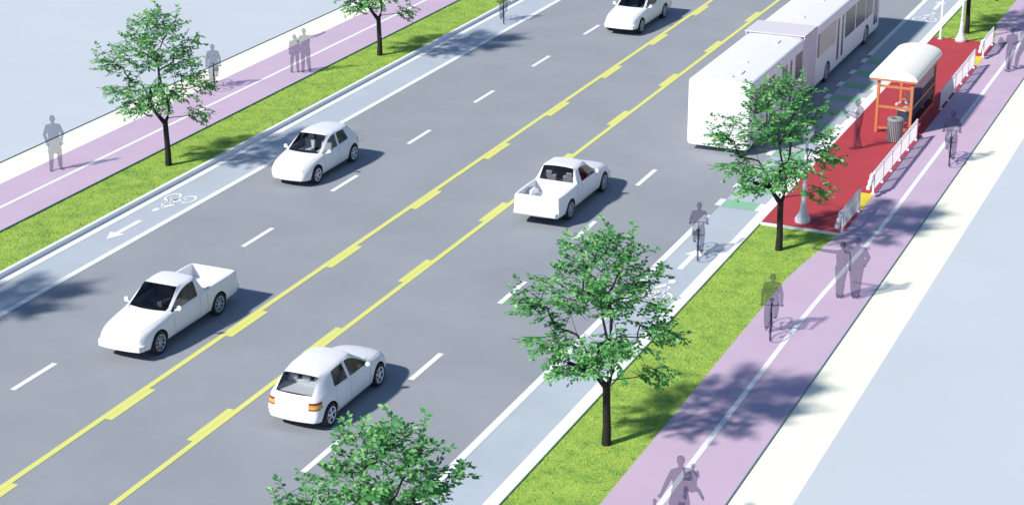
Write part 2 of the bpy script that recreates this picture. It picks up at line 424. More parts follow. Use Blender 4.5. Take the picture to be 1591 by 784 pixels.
# ------------------------------------------------------------------ trees
def tree_meshes(seed):
    r = random.Random(seed)
    # crown clumps: x, z in the photograph's view plane, depth spread, size
    cl = [(-.10, 5.62, .15, .22), (-.42, 5.35, .35, .38), (-.15, 5.2, .4, .35), (.40, 5.25, .3, .22), (-1.2, 4.75, .4, .28), (-.72, 4.85, .5, .4), (.18, 4.95, .5, .38),
          (-2.2, 4.15, .4, .30), (-2.3, 3.75, .3, .24), (-1.75, 4.2, .5, .36), (-1.25, 4.25, .6, .38), (-.85, 4.35, .7, .42), (-.2, 4.45, .7, .42), (1.0, 4.62, .3, .22), (.65, 4.4, .5, .34),
          (.95, 4.0, .4, .28), (-1.75, 3.5, .5, .36), (-1.05, 3.55, .8, .42), (-.45, 3.85, .8, .40), (.35, 3.95, .7, .36), (.68, 3.5, .6, .32), (1.15, 3.55, .4, .28), (-2.0, 2.75, .4, .26),
          (-1.62, 2.95, .5, .32), (-.95, 2.9, .8, .42), (-1.2, 2.4, .6, .34), (-.42, 2.85, .8, .42), (.05, 2.78, .7, .36), (.65, 2.85, .6, .32), (1.25, 2.95, .4, .28), (-.8, 2.12, .5, .28), (-1.25, 2.0, .3, .2),
          (-.2, 2.4, .6, .3), (.88, 1.82, .3, .26), (1.15, 2.05, .3, .24), (1.5, 3.05, .3, .2)]
    pts = []
    for x, z, dep, s in cl:
        x = x * .90 + .12; z = 1.7 + (z - 1.7) * .945
        pts.append((Vector((x, r.uniform(-1, 1) * dep * 1.15, z)), s))
    for _ in range(12):   # depth fill, so that the crown is round from every side
        a = r.uniform(0, 2 * PI); z = r.uniform(2.4, 4.9); rad = 1.75 * math.sqrt(max(.1, 1 - ((z - 3.5) / 2.2) ** 2)) * r.uniform(.55, .95)
        sgn = 1 if r.random() < .5 else -1
        pts.append((Vector((rad * .55 * math.cos(a) - .35, sgn * rad * abs(math.sin(a)), z)), r.uniform(.26, .38)))
    # skeleton
    nodes = [(Vector((0.0, 0, 0)), -1), (Vector((.01, 0, .5)), 0), (Vector((-.01, .01, 1.05)), 1), (Vector((-.02, 0, 1.55)), 2)]
    def grow(frm, tgt, bend):
        a = nodes[frm][0]; d = (tgt - a).length; n = max(2, int(d / .28)); cur = frm
        side = Vector((r.uniform(-1, 1), r.uniform(-1, 1), r.uniform(0, .6))) * bend * d
        for i in range(1, n + 1):
            t = i / n
            p = a.lerp(tgt, t) + side * math.sin(PI * t) + Vector((r.uniform(-1, 1), r.uniform(-1, 1), r.uniform(-1, 1))) * .025 * (t < 1)
            nodes.append((p, cur)); cur = len(nodes) - 1
        return cur
    l1 = grow(3, Vector((-.42, -.08, 2.15)), .05); l1 = grow(l1, Vector((-.75, .1, 2.9)), .06); grow(l1, Vector((-.95, .2, 3.6)), .05)
    l2 = grow(3, Vector((.13, .06, 1.95)), .0); l2 = grow(l2, Vector((.1, -.02, 2.45)), .1); l3 = grow(l2, Vector((-.15, .1, 3.4)), .05); grow(l3, Vector((-.2, 0, 4.6)), .04)
    grow(l2, Vector((.45, .15, 3.2)), .08)
    ends = []
    pts.sort(key=lambda q: (q[0] - Vector((0, 0, 1.8))).length)
    for p, s in pts:
        best, bd = 3, 1e9
        for i, (q, _) in enumerate(nodes):
            if i < 3: continue
            pen = 0 if q.z < p.z + .05 else 2.0 * (q.z - p.z)
            dd = (q - p).length + pen + .12 * (q - Vector((0, 0, 1.5))).length
            if dd < bd: bd, best = dd, i
        e = grow(best, p, .1); ends.append((e, s))
        for _ in range(3):
            tp = p + Vector((r.gauss(0, s * .8), r.gauss(0, s * .8), r.gauss(.0, s * .45)))
            grow(e, tp, .1)
    cnt = [0] * len(nodes)
    kids = [[] for _ in nodes]
    for i, (p, par) in enumerate(nodes):
        if par >= 0: kids[par].append(i)
    for i in range(len(nodes) - 1, -1, -1):
        cnt[i] = max(1, sum(cnt[k] for k in kids[i]))
    tot = cnt[0]
    rad = [max(.006, .092 * (c / tot) ** .60) for c in cnt]
    rad[0] = .125; rad[1] = .105; rad[2] = .098; rad[3] = .1
    tm = MB()
    # chains
    starts = [(0, None)]
    while starts:
        i, par = starts.pop()
        chain = ([par] if par is not None else []) + [i]
        while kids[i]:
            ks = sorted(kids[i], key=lambda k: -cnt[k])
            for k in ks[1:]: starts.append((k, i))
            i = ks[0]; chain.append(i)
        rr = [rad[k] for k in chain]
        if par is not None: rr[0] = min(rr[0], rr[1] * 1.25)
        if len(chain) > 1: tm.tube([nodes[k][0] for k in chain], rr, 7 if rr[0] > .03 else 4)
    # leaves, set along fine twigs in flattened sprays
    lv, lf, tw = [], [], MB()
    def leaf(p, d, size, nrm):
        d = d.normalized(); s = d.cross(nrm)
        if s.length < 1e-3: return
        s.normalize(); n2 = s.cross(d)
        o = len(lv)
        lv.extend([p, p + d * size * .5 + s * size * .30 + n2 * size * .07, p + d * size, p + d * size * .5 - s * size * .30 + n2 * size * .07])
        lf.extend([(o, o + 1, o + 2), (o, o + 2, o + 3)])
    for p, s in pts:
        nsp = int(10.5 * (s / .34) ** 1.3) + 2
        out = Vector((p.x + .2, p.y, (p.z - 3.2) * .35))
        if out.length < .1: out = Vector((1, 0, 0))
        out.normalize()
        for _ in range(nsp):
            st = p + Vector((r.gauss(0, s * .62), r.gauss(0, s * .65), r.gauss(0, s * .46)))
            d = (out * .9 + Vector((r.gauss(0, .7), r.gauss(0, .7), r.gauss(-.02, .25)))).normalized()
            ln = r.uniform(.22, .5)
            k = int(ln / .042)
            en = st + d * ln + Vector((0, 0, -.06 * ln))
            tw.tube([st - d * .12, st + d * ln * .5 + Vector((0, 0, .02)), en], [.006, .005, .003], 3, cap=False)
            for i in range(k):
                t = (i + .5) / k
                b = st.lerp(en, t)
                side = d.cross(Vector((0, 0, 1))); side = side.normalized() if side.length > .01 else Vector((1, 0, 0))
                ld = d * .55 + side * (1 if i % 2 else -1) * r.uniform(.5, 1.0) + Vector((r.gauss(0, .25), r.gauss(0, .25), r.uniform(-.55, .25)))
                leaf(b, ld, r.uniform(.10, .175), Vector((r.gauss(-.35, .4), r.gauss(-.35, .4), 1)))
            leaf(en, d + Vector((0, 0, -.3)), .13, Vector((r.gauss(0, .3), r.gauss(0, .3), 1)))
    trunk = tm.mesh('trunk', M['bark'], fix=False)
    crown = bpy.data.meshes.new('crown')
    base = len(lv)
    vs = lv + [Vector(v) for v in tw.v]
    fs = lf + [tuple(i + base for i in f) for f in tw.f]
    crown.from_pydata(vs, [], fs); crown.materials.append(M['leaf']); crown.materials.append(M['bark'])
    crown.polygons.foreach_set('material_index', [0] * len(lf) + [1] * len(tw.f))
    crown.update()
    return trunk, crown
trunk_me, crown_me = tree_meshes(11)
TR = R(23.6)
GT = 'young street trees in the grass verges'
def tree(label, x, y, z, rot=TR, sc=1.0):
    t = thing('street_tree', label, 'tree', (x, y, z), rot, GT); t.scale = (sc, sc, sc)
    link('trunk', trunk_me, t); link('crown', crown_me, t); return t
t0 = tree('x', -15.08, 40.3, ZG)
t0['label'] = 'young tree in the middle of the wide right verge, trunk and crown in view'
dup(t0, (-15.0, 55.15, ZG), TR + .06, 'young tree at the grass tip before the red platform, its crown over the bus')
dup(t0, (-15.02, 84.8, ZG), TR, 'young tree beyond the far lamp, only its dark trunk in view')
dup(t0, (-15.08, 28.95, ZG), TR, 'nearest young tree, only its leafy top in view at the bottom edge')
dup(t0, (-37.13, 54.6, ZL), TR, 'young tree on the left verge, whole, near the person in a long coat')
dup(t0, (-37.15, 70.9, ZL), TR, 'young tree on the left verge whose crown is cut by the top edge')
dup(t0, (-37.1, 38.3, ZL), TR, 'young tree just past the left edge, only its shadow on the bike lane')

# ------------------------------------------------------------------ cars
def car_mesh(cols, glass, creases, arches, flat_last=False, cavity=None, zmin=.2):
    """cols: stations front to rear, each nine (x, y, z) rows from sill to centre line. Returns meshes by material index."""
    bm = bmesh.new(); V = {}
    def vert(key, p):
        if key not in V: V[key] = bm.verts.new(p)
        return V[key]
    cl = bm.edges.layers.float.new('crease_edge'); vl = bm.verts.layers.float.new('crease_vert')
    nc = len(cols)
    for s in (1, -1):
        for i, c in enumerate(cols):
            for j, p in enumerate(c):
                if j == 8: vert((i, 8, 0), (0, p[1], p[2]))
                else: vert((i, j, s), (s * p[0], p[1], p[2]))
    g = lambda i, j, s: V[(i, j, 0 if j == 8 else s)]
    def face(vs, mi):
        u = []
        for v in vs:
            if v not in u: u.append(v)
        try: f = bm.faces.new(u)
        except ValueError: return
        f.material_index = mi; f.smooth = True
    for s in (1, -1):
        for i in range(nc - 1):
            for j in range(8):
                q = [g(i, j, s), g(i + 1, j, s), g(i + 1, j + 1, s), g(i, j + 1, s)]
                face(q if s > 0 else q[::-1], glass.get((i, j), 0))
        # end fascias
        for i, d in ((0, 1), (nc - 1, -1)):
            c = cols[i]
            ft = {}
            for lv in range(3):
                for j in range(4, 9):
                    t = (j - 3) / 5
                    x = c[j][0]; zc = c[lv][2]
                    edge = c[lv]
                    bulge = math.sin(min(1, (edge[0] - min(x, edge[0])) / max(.01, edge[0])) * PI / 2) * .07
                    key = ('f', i, lv, j, 0 if j == 8 else s)
                    ft[(lv, j)] = vert(key, (s * x if j < 8 else 0, edge[1] + d * bulge, zc))
            def F(lv, j):
                if j == 3: return g(i, lv, s)
                if lv == 3: return g(i, j, s)
                return ft[(lv, j)]
            for lv in range(3):
                for j in range(3, 8):
                    q = [F(lv, j), F(lv + 1, j), F(lv + 1, j + 1), F(lv, j + 1)]
                    face(q if s * d > 0 else q[::-1], 0)
    # underside
    for i in range(nc - 1):
        face([g(i, 0, 1), g(i, 0, -1), g(i + 1, 0, -1), g(i + 1, 0, 1)], 5)
    for i in (0, nc - 1):
        ring = [g(i, 0, 1)] + [V[('f', i, 0, j, 1)] for j in range(4, 8)] + [V[('f', i, 0, 8, 0)]] + [V[('f', i, 0, j, -1)] for j in range(7, 3, -1)] + [g(i, 0, -1)]
        face(ring, 5)
    for f in bm.faces:
        if f.material_index in (1, 2, 3):
            for e in f.edges:
                if any(k.material_index != f.material_index for k in e.link_faces): e[cl] = .85
            for v in f.verts:
                n_ = sum(1 for k in v.link_faces if k.material_index == f.material_index)
                if n_ == 1 and v.co.x != 0: v[vl] = .8
        if f.material_index == 5:
            for e in f.edges:
                if any(k.material_index != 5 for k in e.link_faces): e[cl] = .8
    for (a, b, w) in creases:
        for s in (1, -1):
            e = bm.edges.get((g(*a, s), g(*b, s)))
            if e: e[cl] = max(e[cl], w)
    bmesh.ops.recalc_face_normals(bm, faces=bm.faces)
    me = bpy.data.meshes.new('car'); bm.to_mesh(me); bm.free()
    for k in range(6): me.materials.append([M['paint'], M['cglass'], M['cglass'], M['rglass'], M['dark'], M['dark']][k])
    cut = MB()
    for y, r_ in arches:
        for s in (1, -1):
            cut.add(*cyl_x(s * .50, s * 1.1, y, .315, r_), mi=4)
    cme = cut.mesh('cut', [M['paint'], M['cglass'], M['cglass'], M['cglass'], M['dark'], M['dark']])
    co = bpy.data.objects.new('cut', cme); C.objects.link(co)
    kill = [co]
    def sub(o):
        md = o.modifiers.new('s', 'SUBSURF'); md.levels = 3; md.render_levels = 3
    def boo(cobj):
        def f(o):
            md = o.modifiers.new('b', 'BOOLEAN'); md.operation = 'DIFFERENCE'; md.object = cobj; md.solver = 'EXACT'
            md.material_mode = 'INDEX'
        return f
    mods = [sub, boo(co)]
    if cavity:
        b = MB(); b.box(*cavity); bo = b.build('cav', [M['paint']] * 1 ); kill.append(bo); mods.append(boo(bo))
    res = evaluated(me, mods)
    for k in kill: bpy.data.objects.remove(k)
    return res
def cyl_x(x0, x1, y, z, r, n=36):
    vs = []
    for x in (x0, x1):
        for k in range(n): vs.append((x, y + r * math.cos(2 * PI * k / n), z + r * math.sin(2 * PI * k / n)))
    fs = [(k, (k + 1) % n, n + (k + 1) % n, n + k) for k in range(n)] + [tuple(range(n)), tuple(range(n, 2 * n))[::-1]]
    return vs, fs
def split_mesh(me, idx, name):
    """the faces of one material index as their own mesh"""
    bm = bmesh.new(); bm.from_mesh(me)
    bmesh.ops.delete(bm, geom=[f for f in bm.faces if f.material_index not in idx], context='FACES')
    out = bpy.data.meshes.new(name); bm.to_mesh(out); bm.free()
    for mt in me.materials: out.materials.append(mt)
    return out
def islands_side(me):
    """split side glass meshes into loose panes"""
    bm = bmesh.new(); bm.from_mesh(me); bm.faces.ensure_lookup_table()
    seen, groups = set(), []
    for f in bm.faces:
        if f.index in seen: continue
        st, gr = [f], []
        seen.add(f.index)
        while st:
            q = st.pop(); gr.append(q.index)
            for e in q.edges:
                for k in e.link_faces:
                    if k.index not in seen: seen.add(k.index); st.append(k)
        groups.append(set(gr))
    bm.free(); res = []
    for gr in groups:
        b = bmesh.new(); b.from_mesh(me); b.faces.ensure_lookup_table()
        bmesh.ops.delete(b, geom=[f for f in b.faces if f.index not in gr], context='FACES')
        o = bpy.data.meshes.new('window'); b.to_mesh(o); b.free(); o.materials.append(M['cglass'])
        for p in o.polygons: p.material_index = 0
        res.append(o)
    return res
def wheel_parts(r, wdt, rimmat, spokes, root, x, y, sgn, z=None):
    """tyre with a rim child; sgn = side the rim faces"""
    z = z or r
    t = MB(); w2 = wdt / 2
    t.lathe([(r * .62, -w2 * sgn), (r * .9, -w2 * sgn), (r * .985, -w2 * .75 * sgn), (r, -w2 * .3 * sgn), (r, w2 * .4 * sgn), (r * .985, w2 * .8 * sgn), (r * .92, w2 * sgn), (r * .72, w2 * sgn), (r * .68, w2 * .7 * sgn)], 36, (0, 0, 0), 0, 'x')
    to = t.build('wheel', M['tyre'], root); to.location = (x, y, z)
    k = MB()
    f = w2 * sgn
    k.lathe([(r * .70, f * .8), (r * .70, f * .97), (r * .62, f * .94), (r * .60, f * .5), (0.001, f * .42)], 36, (0, 0, 0), 1, 'x')
    k.lathe([(r * .17, f * .5), (r * .17, f * .92), (r * .1, f * .98), (0.001, f * .98)], 16, (0, 0, 0), 0, 'x')
    for i in range(spokes):
        a = 2 * PI * i / spokes + .3
        d = Vector((0, math.cos(a), math.sin(a))); s = Vector((0, -math.sin(a), math.cos(a)))
        k.obox(Vector((f * .78, 0, 0)) + d * r * .38, [(1, 0, 0), d, s], (abs(f) * .12, r * .27, r * (.085 if spokes < 7 else .06)), 0)
    k.lathe([(r * .71, f * .9), (r * .71, f * 1.0), (r * .62, f * 1.0), (r * .61, f * .8)], 36, (0, 0, 0), 0, 'x')
    rim = k.build('rim', [rimmat, M['dark']], to)
    return to
def mirror_wing(root, x, y, z, s, tall=.11):
    m = MB(); m.ell((0, 0, 0), (.085, .05, tall * .75), 0, 14)
    m.tube([(-s * .13, .03, -.06), (-s * .01, 0, -.02)], .03, 8)
    o = m.build('wing_mirror', M['paint'], root); o.location = (x, y, z); return o
def seats(root, rows, zf, zt, w=.5, mat='seat'):
    for y, xs in rows:
        for x in xs:
            m = MB()
            m.box(x - w / 2 + .03, x + w / 2 - .03, y - .1, y + .40, zf, zf + .14)
            m.obox((x, y - .16, (zf + zt) / 2 + .02), [(1, 0, 0), (0, .97, .24), (0, -.24, .97)], (w / 2 - .05, .055, (zt - zf) / 2))
            m.obox((x, y - .25, zt + .07), [(1, 0, 0), (0, .97, .24), (0, -.24, .97)], (.11, .04, .075))
            o = m.build('seat', M[mat], root); bevel(o, .03, 3)

def lamp_panel(name, root, pts, mat, push=.004):
    m = MB(); m.add(pts, [tuple(range(len(pts)))]); o = m.build(name, mat, root)
    md = o.modifiers.new('s', 'SOLIDIFY'); md.thickness = .02; md.offset = 0
    return o

def surf(bvh, origin, direction):
    return bvh.ray_cast(Vector(origin), Vector(direction).normalized())
from mathutils.bvhtree import BVHTree
def decal(name, root, bvh, outline, direction, mat, off=.006, n=7, start=4.0):
    """a panel that follows the body: outline = four corner points (quad), pushed on the body along direction"""
    a, b, c, d = [Vector(p) for p in outline]; dr = Vector(direction).normalized()
    vs, ok = [], True
    for i in range(n):
        for j in range(n):
            u, v = i / (n - 1), j / (n - 1)
            p = a.lerp(b, u).lerp(d.lerp(c, u), v)
            h = bvh.ray_cast(p - dr * start, dr)
            q = (h[0] if h[0] else p) - dr * off
            vs.append(q)
    fs = [(i * n + j, (i + 1) * n + j, (i + 1) * n + j + 1, i * n + j + 1) for i in range(n - 1) for j in range(n - 1)]
    m = MB(); m.add(vs, fs, 0, True); return m.build(name, mat, root)
def seam_line(par, bvh, pts, direction, wd=.012, off=.003, start=4.0):
    """a thin dark shut line following the body"""
    dr = Vector(direction).normalized(); P = []
    for a, b in zip(pts, pts[1:]):
        a, b = Vector(a), Vector(b)
        for k in range(8): P.append(a.lerp(b, k / 8))
    P.append(Vector(pts[-1])); Q = []
    for p in P:
        h = bvh.ray_cast(p - dr * start, dr)
        if h[0]: Q.append(h[0] - dr * off)
    vs, fs = [], []
    for i, q in enumerate(Q):
        t = (Q[min(i + 1, len(Q) - 1)] - Q[max(i - 1, 0)]).normalized(); s = t.cross(dr).normalized() * wd / 2
        vs += [q - s, q + s]
    for i in range(len(Q) - 1): fs.append((2 * i, 2 * i + 1, 2 * i + 3, 2 * i + 2))
    if len(Q) > 1: MB().add(vs, fs).build('shut_line', M['seam'], par)

def hatchback(label, loc, rotz, group):
    root = thing('hatchback', label, 'car', loc, rotz, group)
    A = [(.60, 1.93, .24), (.655, 1.95, .38), (.65, 1.93, .54), (.59, 1.88, .65), (.50, 1.93, .69), (.39, 1.965, .70), (.26, 1.99, .705), (.13, 2.0, .71), (0, 2.005, .71)]
    B = [(.74, 1.62, .21), (.795, 1.63, .38), (.795, 1.61, .57), (.715, 1.56, .745), (.60, 1.60, .79), (.48, 1.62, .805), (.32, 1.64, .815), (.16, 1.65, .82), (0, 1.65, .822)]
    Cc = [(.745, 1.2, .2), (.805, 1.2, .37), (.81, 1.2, .60), (.765, 1.18, .80), (.66, 1.17, .85), (.52, 1.17, .872), (.34, 1.18, .885), (.17, 1.18, .892), (0, 1.18, .893)]
    D = [(.745, .68, .2), (.81, .68, .37), (.815, .68, .62), (.785, .68, .85), (.745, .70, .885), (.70, .73, .90), (.62, .80, .908), (.32, .90, .918), (0, .93, .92)]
    E = [(.745, .2, .2), (.81, .2, .37), (.815, .2, .63), (.79, .18, .865), (.755, .17, .90), (.585, .04, 1.315), (.52, .07, 1.365), (.28, .13, 1.40), (0, .15, 1.405)]
    F = [(.745, -.28, .2), (.81, -.28, .37), (.815, -.28, .63), (.79, -.29, .875), (.758, -.29, .91), (.595, -.34, 1.335), (.53, -.34, 1.39), (.28, -.34, 1.425), (0, -.34, 1.43)]
    G = [(.745, -.39, .2), (.81, -.39, .37), (.815, -.39, .63), (.79, -.40, .88), (.758, -.40, .915), (.595, -.45, 1.335), (.53, -.45, 1.392), (.28, -.45, 1.425), (0, -.45, 1.43)]
    H = [(.745, -1.05, .2), (.81, -1.05, .38), (.815, -1.05, .65), (.785, -1.08, .90), (.75, -1.10, .945), (.585, -1.0, 1.315), (.52, -1.02, 1.372), (.28, -1.04, 1.41), (0, -1.04, 1.415)]
    I = [(.745, -1.5, .22), (.80, -1.5, .39), (.805, -1.5, .65), (.765, -1.52, .89), (.715, -1.54, .95), (.575, -1.46, 1.24), (.50, -1.46, 1.32), (.28, -1.50, 1.355), (0, -1.51, 1.36)]
    J = [(.71, -1.85, .25), (.77, -1.86, .40), (.765, -1.86, .63), (.715, -1.86, .83), (.655, -1.87, .90), (.60, -1.86, .94), (.53, -1.86, .955), (.28, -1.91, .955), (0, -1.92, .955)]
    K = [(.64, -1.97, .27), (.70, -1.98, .41), (.69, -1.97, .60), (.64, -1.95, .76), (.58, -1.98, .83), (.5, -2.0, .85), (.4, -2.01, .86), (.22, -2.03, .862), (0, -2.035, .862)]
    cols = [A, B, Cc, D, E, F, G, H, I, J, K]
    glass = {(3, 6): 1, (3, 7): 1, (8, 6): 3, (8, 7): 3, (3, 4): 2, (4, 4): 2, (6, 4): 2}
    cr = [((3, 6), (3, 7), .6), ((3, 7), (3, 8), .6), ((2, 3), (3, 3), .2)]
    me = car_mesh(cols, glass, cr, [(1.25, .365), (-1.4, .365)])
    body = link('body', split_mesh(me, (0, 4, 5), 'body'), root)
    ws = link('windscreen', split_mesh(me, (1,), 'windscreen'), root); ws.data.materials[1] = M['rglass']
    link('rear_window', split_mesh(me, (3,), 'rear_window'), root)
    for w in islands_side(split_mesh(me, (2,), 'w')): link('side_window', w, root)
    bm = bmesh.new(); bm.from_mesh(me); bvh = BVHTree.FromBMesh(bm); bm.free()
    # interior
    m = MB(); m.box(-.70, .70, -1.35, .62, .50, .62)
    m.obox((0, .70, .84), [(1, 0, 0), (0, 1, 0), (0, 0, 1)], (.62, .17, .045))
    m.tube([(.36 + .17 * math.cos(a), .40 + .05 * math.sin(a), .90 + .15 * math.sin(a)) for a in [2 * PI * k / 16 for k in range(17)]], .017, 6)
    m.build('dashboard', M['dark'], root)
    m = MB(); m.box(-.62, .62, -1.72, -1.18, .90, .925); m.build('parcel_shelf', M['shelf'], root)
    seats(root, [(.0 - .12, (-.34, .34)), (-.95, (-.36, .0, .36))], .62, 1.02, .5, 'pale_seat')
    for s in (1, -1): mirror_wing(root, s * .865, .50, .935, s, .10)
    for s in (1, -1):
        wheel_parts(.315, .20, M['rim'], 5, root, s * .715, 1.25, s); wheel_parts(.315, .20, M['rim'], 5, root, s * .715, -1.4, s)
    # lamps and trim laid on the body
    for s in (1, -1):
        dr = (-s * .5, .86, 0)
        tl = decal('tail_light', root, bvh, [(s * .535, -2.1, .63), (s * .83, -1.86, .65), (s * .81, -1.88, .81), (s * .55, -2.1, .82)], dr, M['lamp_amber'], .006, 9)
        decal('red_lens', tl, bvh, [(s * .545, -2.1, .768), (s * .82, -1.87, .765), (s * .81, -1.88, .82), (s * .555, -2.1, .825)], dr, M['lamp_red'], .010, 9)
        decal('red_lens', tl, bvh, [(s * .54, -2.1, .622), (s * .77, -1.90, .635), (s * .77, -1.90, .665), (s * .54, -2.1, .655)], dr, M['lamp_red'], .010, 9)
        decal('headlight', root, bvh, [(s * .34, 2, .56), (s * .60, 2, .56), (s * .60, 2, .66), (s * .36, 2, .66)], (0, -1, 0), M['lamp_clear'])
    sm = body
    for s in (1, -1):
        d = (-s, 0, 0)
        seam_line(sm, bvh, [(s, .72, .86), (s, .74, .4), (s, .70, .27), (s, -.34, .27), (s, -.34, .88)], d, .010)
        seam_line(sm, bvh, [(s, -.34, .27), (s, -.95, .27), (s, -1.08, .62), (s, -1.06, .90)], d, .010)
    seam_line(sm, bvh, [(-.62, -2, .58), (.62, -2, .58)], (0, 1, 0), .008)
    seam_line(sm, bvh, [(-.55, 1.80, 2), (-.66, 1.2, 2), (-.70, .80, 2)], (0, 0, -1), .008); seam_line(sm, bvh, [(.55, 1.80, 2), (.66, 1.2, 2), (.70, .80, 2)], (0, 0, -1), .008)
    for s in (1, -1):
        for y in (-.22, -.98):
            decal('door_handle', root, bvh, [(s, y, .77), (s, y + .13, .77), (s, y + .13, .795), (s, y, .795)], (-s, 0, 0), M['paint'], .018, 3)
    # wiper on the rear pane, number plate recess
    decal('bumper_lip', root, bvh, [(-.60, -2, .37), (.60, -2, .37), (.60, -2, .385), (-.60, -2, .385)], (0, 1, 0), M['lampgrey'], .004)
    return root

def pickup(label, loc, rotz, group):
    root = thing('pickup_truck', label, 'pickup truck', loc, rotz, group)
    ex = [0]
    A = [(.62, 2.42, .30), (.69, 2.44, .42), (.68, 2.42, .56), (.63, 2.38, .70), (.54, 2.42, .755), (.42, 2.45, .765), (.28, 2.47, .77), (.14, 2.48, .775), (0, 2.485, .775)]
    B = [(.735, 2.1, .27), (.785, 2.1, .42), (.785, 2.1, .60), (.73, 2.06, .80), (.61, 2.08, .845), (.48, 2.09, .86), (.32, 2.1, .868), (.16, 2.1, .872), (0, 2.1, .875)]
    Cc = [(.745, 1.55, .26), (.80, 1.55, .42), (.80, 1.55, .66), (.765, 1.52, .87), (.66, 1.52, .92), (.52, 1.52, .94), (.34, 1.53, .95), (.17, 1.53, .955), (0, 1.53, .957)]
    D = [(.745, .95, .26), (.80, .95, .42), (.805, .95, .68), (.785, .92, .92), (.745, .93, .955), (.705, .95, .97), (.63, 1.0, .98), (.32, 1.09, .988), (0, 1.12, .99)]
    E = [(.745, .4, .26), (.80, .4, .42), (.805, .4, .68), (.79, .38, .93), (.755, .36, .965), (.60, .30, 1.42), (.535, .32, 1.47), (.28, .38, 1.50), (0, .40, 1.505)]
    F = [(.745, -.35, .26), (.80, -.35, .42), (.805, -.35, .68), (.79, -.36, .94), (.757, -.36, .975), (.61, -.36, 1.425), (.54, -.36, 1.485), (.28, -.36, 1.52), (0, -.36, 1.525)]
    G = [(.745, -.60, .26), (.80, -.60, .42), (.805, -.60, .68), (.79, -.61, .95), (.755, -.60, .985), (.60, -.56, 1.40), (.53, -.55, 1.46), (.28, -.56, 1.495), (0, -.56, 1.50)]
    H = [(.745, -.74, .27), (.80, -.74, .42), (.805, -.74, .68), (.795, -.74, .95), (.755, -.74, 1.0), (.70, -.745, 1.02), (.62, -.75, 1.025), (.30, -.75, 1.025), (0, -.75, 1.025)]
    I = [(.745, -1.3, .27), (.80, -1.3, .42), (.805, -1.3, .68), (.80, -1.3, .96), (.785, -1.3, 1.01), (.70, -1.3, 1.02), (.62, -1.3, 1.02), (.30, -1.3, 1.02), (0, -1.3, 1.02)]
    J = [(.745, -2.1, .30), (.80, -2.1, .44), (.805, -2.1, .68), (.80, -2.1, .96), (.785, -2.1, 1.01), (.70, -2.1, 1.02), (.62, -2.1, 1.02), (.30, -2.1, 1.02), (0, -2.1, 1.02)]
    K = [(.735, -2.40, .33), (.79, -2.42, .45), (.785, -2.42, .68), (.775, -2.41, .95), (.75, -2.415, 1.0), (.66, -2.42, 1.015), (.60, -2.42, 1.015), (.30, -2.42, 1.015), (0, -2.42, 1.015)]
    cols = [A, B, Cc, D, E, F, G, H, I, J, K]
    glass = {(3, 6): 1, (3, 7): 1, (6, 6): 3, (6, 7): 3, (3, 4): 2, (4, 4): 2}
    cr = []
    for i in range(7, 10): cr += [((i, 4), (i + 1, 4), .8), ((i, 3), (i + 1, 3), .5)]
    for j in range(4, 8): cr += [((7, j), (7, j + 1), .8), ((10, j), (10, j + 1), .8)]
    for j in range(0, 4): cr += [((10, j), (10, j + 1), .75)]
    for j in (6, 7): cr += [((3, j), (3, j + 1), .6)]
    me = car_mesh(cols, glass, cr, [(1.66, .40), (-1.39, .40)], cavity=(-.69, .69, -2.35, -.84, .62, 1.4))
    body = link('body', split_mesh(me, (0, 4, 5), 'body'), root)
    link('windscreen', split_mesh(me, (1,), 'windscreen'), root)
    link('rear_window', split_mesh(me, (3,), 'rear_window'), root)
    for w in islands_side(split_mesh(me, (2,), 'w')): link('side_window', w, root)
    bm = bmesh.new(); bm.from_mesh(me); bvh = BVHTree.FromBMesh(bm); bm.free()
    m = MB(); m.box(-.70, .70, -.58, .9, .45, .66)
    m.obox((0, .90, .90), [(1, 0, 0), (0, 1, 0), (0, 0, 1)], (.64, .16, .05))
    m.tube([(-.36 + .18 * math.cos(a), .58 + .06 * math.sin(a), .98 + .15 * math.sin(a)) for a in [2 * PI * k / 16 for k in range(17)]], .018, 6)
    m.box(-.70, .70, -.66, -.58, .45, .98)
    m.build('dashboard', M['dark'], root)
    seats(root, [(-.22, (-.36, .36))], .66, 1.12, .58)
    for s in (1, -1): mirror_wing(root, s * .87, .76, 1.02, s, .12)
    for s in (1, -1):
        wheel_parts(.34, .21, M['hub'], 8, root, s * .70, 1.66, s); wheel_parts(.34, .21, M['hub'], 8, root, s * .70, -1.39, s)
    for s in (1, -1):
        m = MB(); m.poly([(-1.80, .62), (-1.70, .80), (-1.55, .88), (-1.25, .88), (-1.08, .80), (-.98, .62)], 0, .2)
        vs = [(s * (.69 - p[2]), p[0], p[1]) for p in m.v]; q = MB(); q.add(vs, m.f); o = q.build('wheel_house', M['paint'], root); bevel(o, .03, 3)
    b = MB(); b.poly([(-.72, 2.2), (.72, 2.2), (.735, 2.38), (.66, 2.50), (.4, 2.545), (0, 2.56), (-.4, 2.545), (-.66, 2.50), (-.735, 2.38)], .34, .50); o = b.build('front_bumper', M['paint'], root); bevel(o, .025, 3)
    # bumpers, tailgate seam, grille crease
    b = MB(); b.box(-.74, .74, -2.60, -2.38, .40, .54); o = b.build('rear_bumper', M['paint'], root); bevel(o, .03, 3)
    decal('headlight', root, bvh, [(.36, 2.5, .60), (.64, 2.5, .60), (.64, 2.5, .70), (.37, 2.5, .71)], (0, -1, 0), M['paint'], .008)
    decal('headlight', root, bvh, [(-.36, 2.5, .60), (-.64, 2.5, .60), (-.64, 2.5, .70), (-.37, 2.5, .71)], (0, -1, 0), M['paint'], .008)
    sm = body
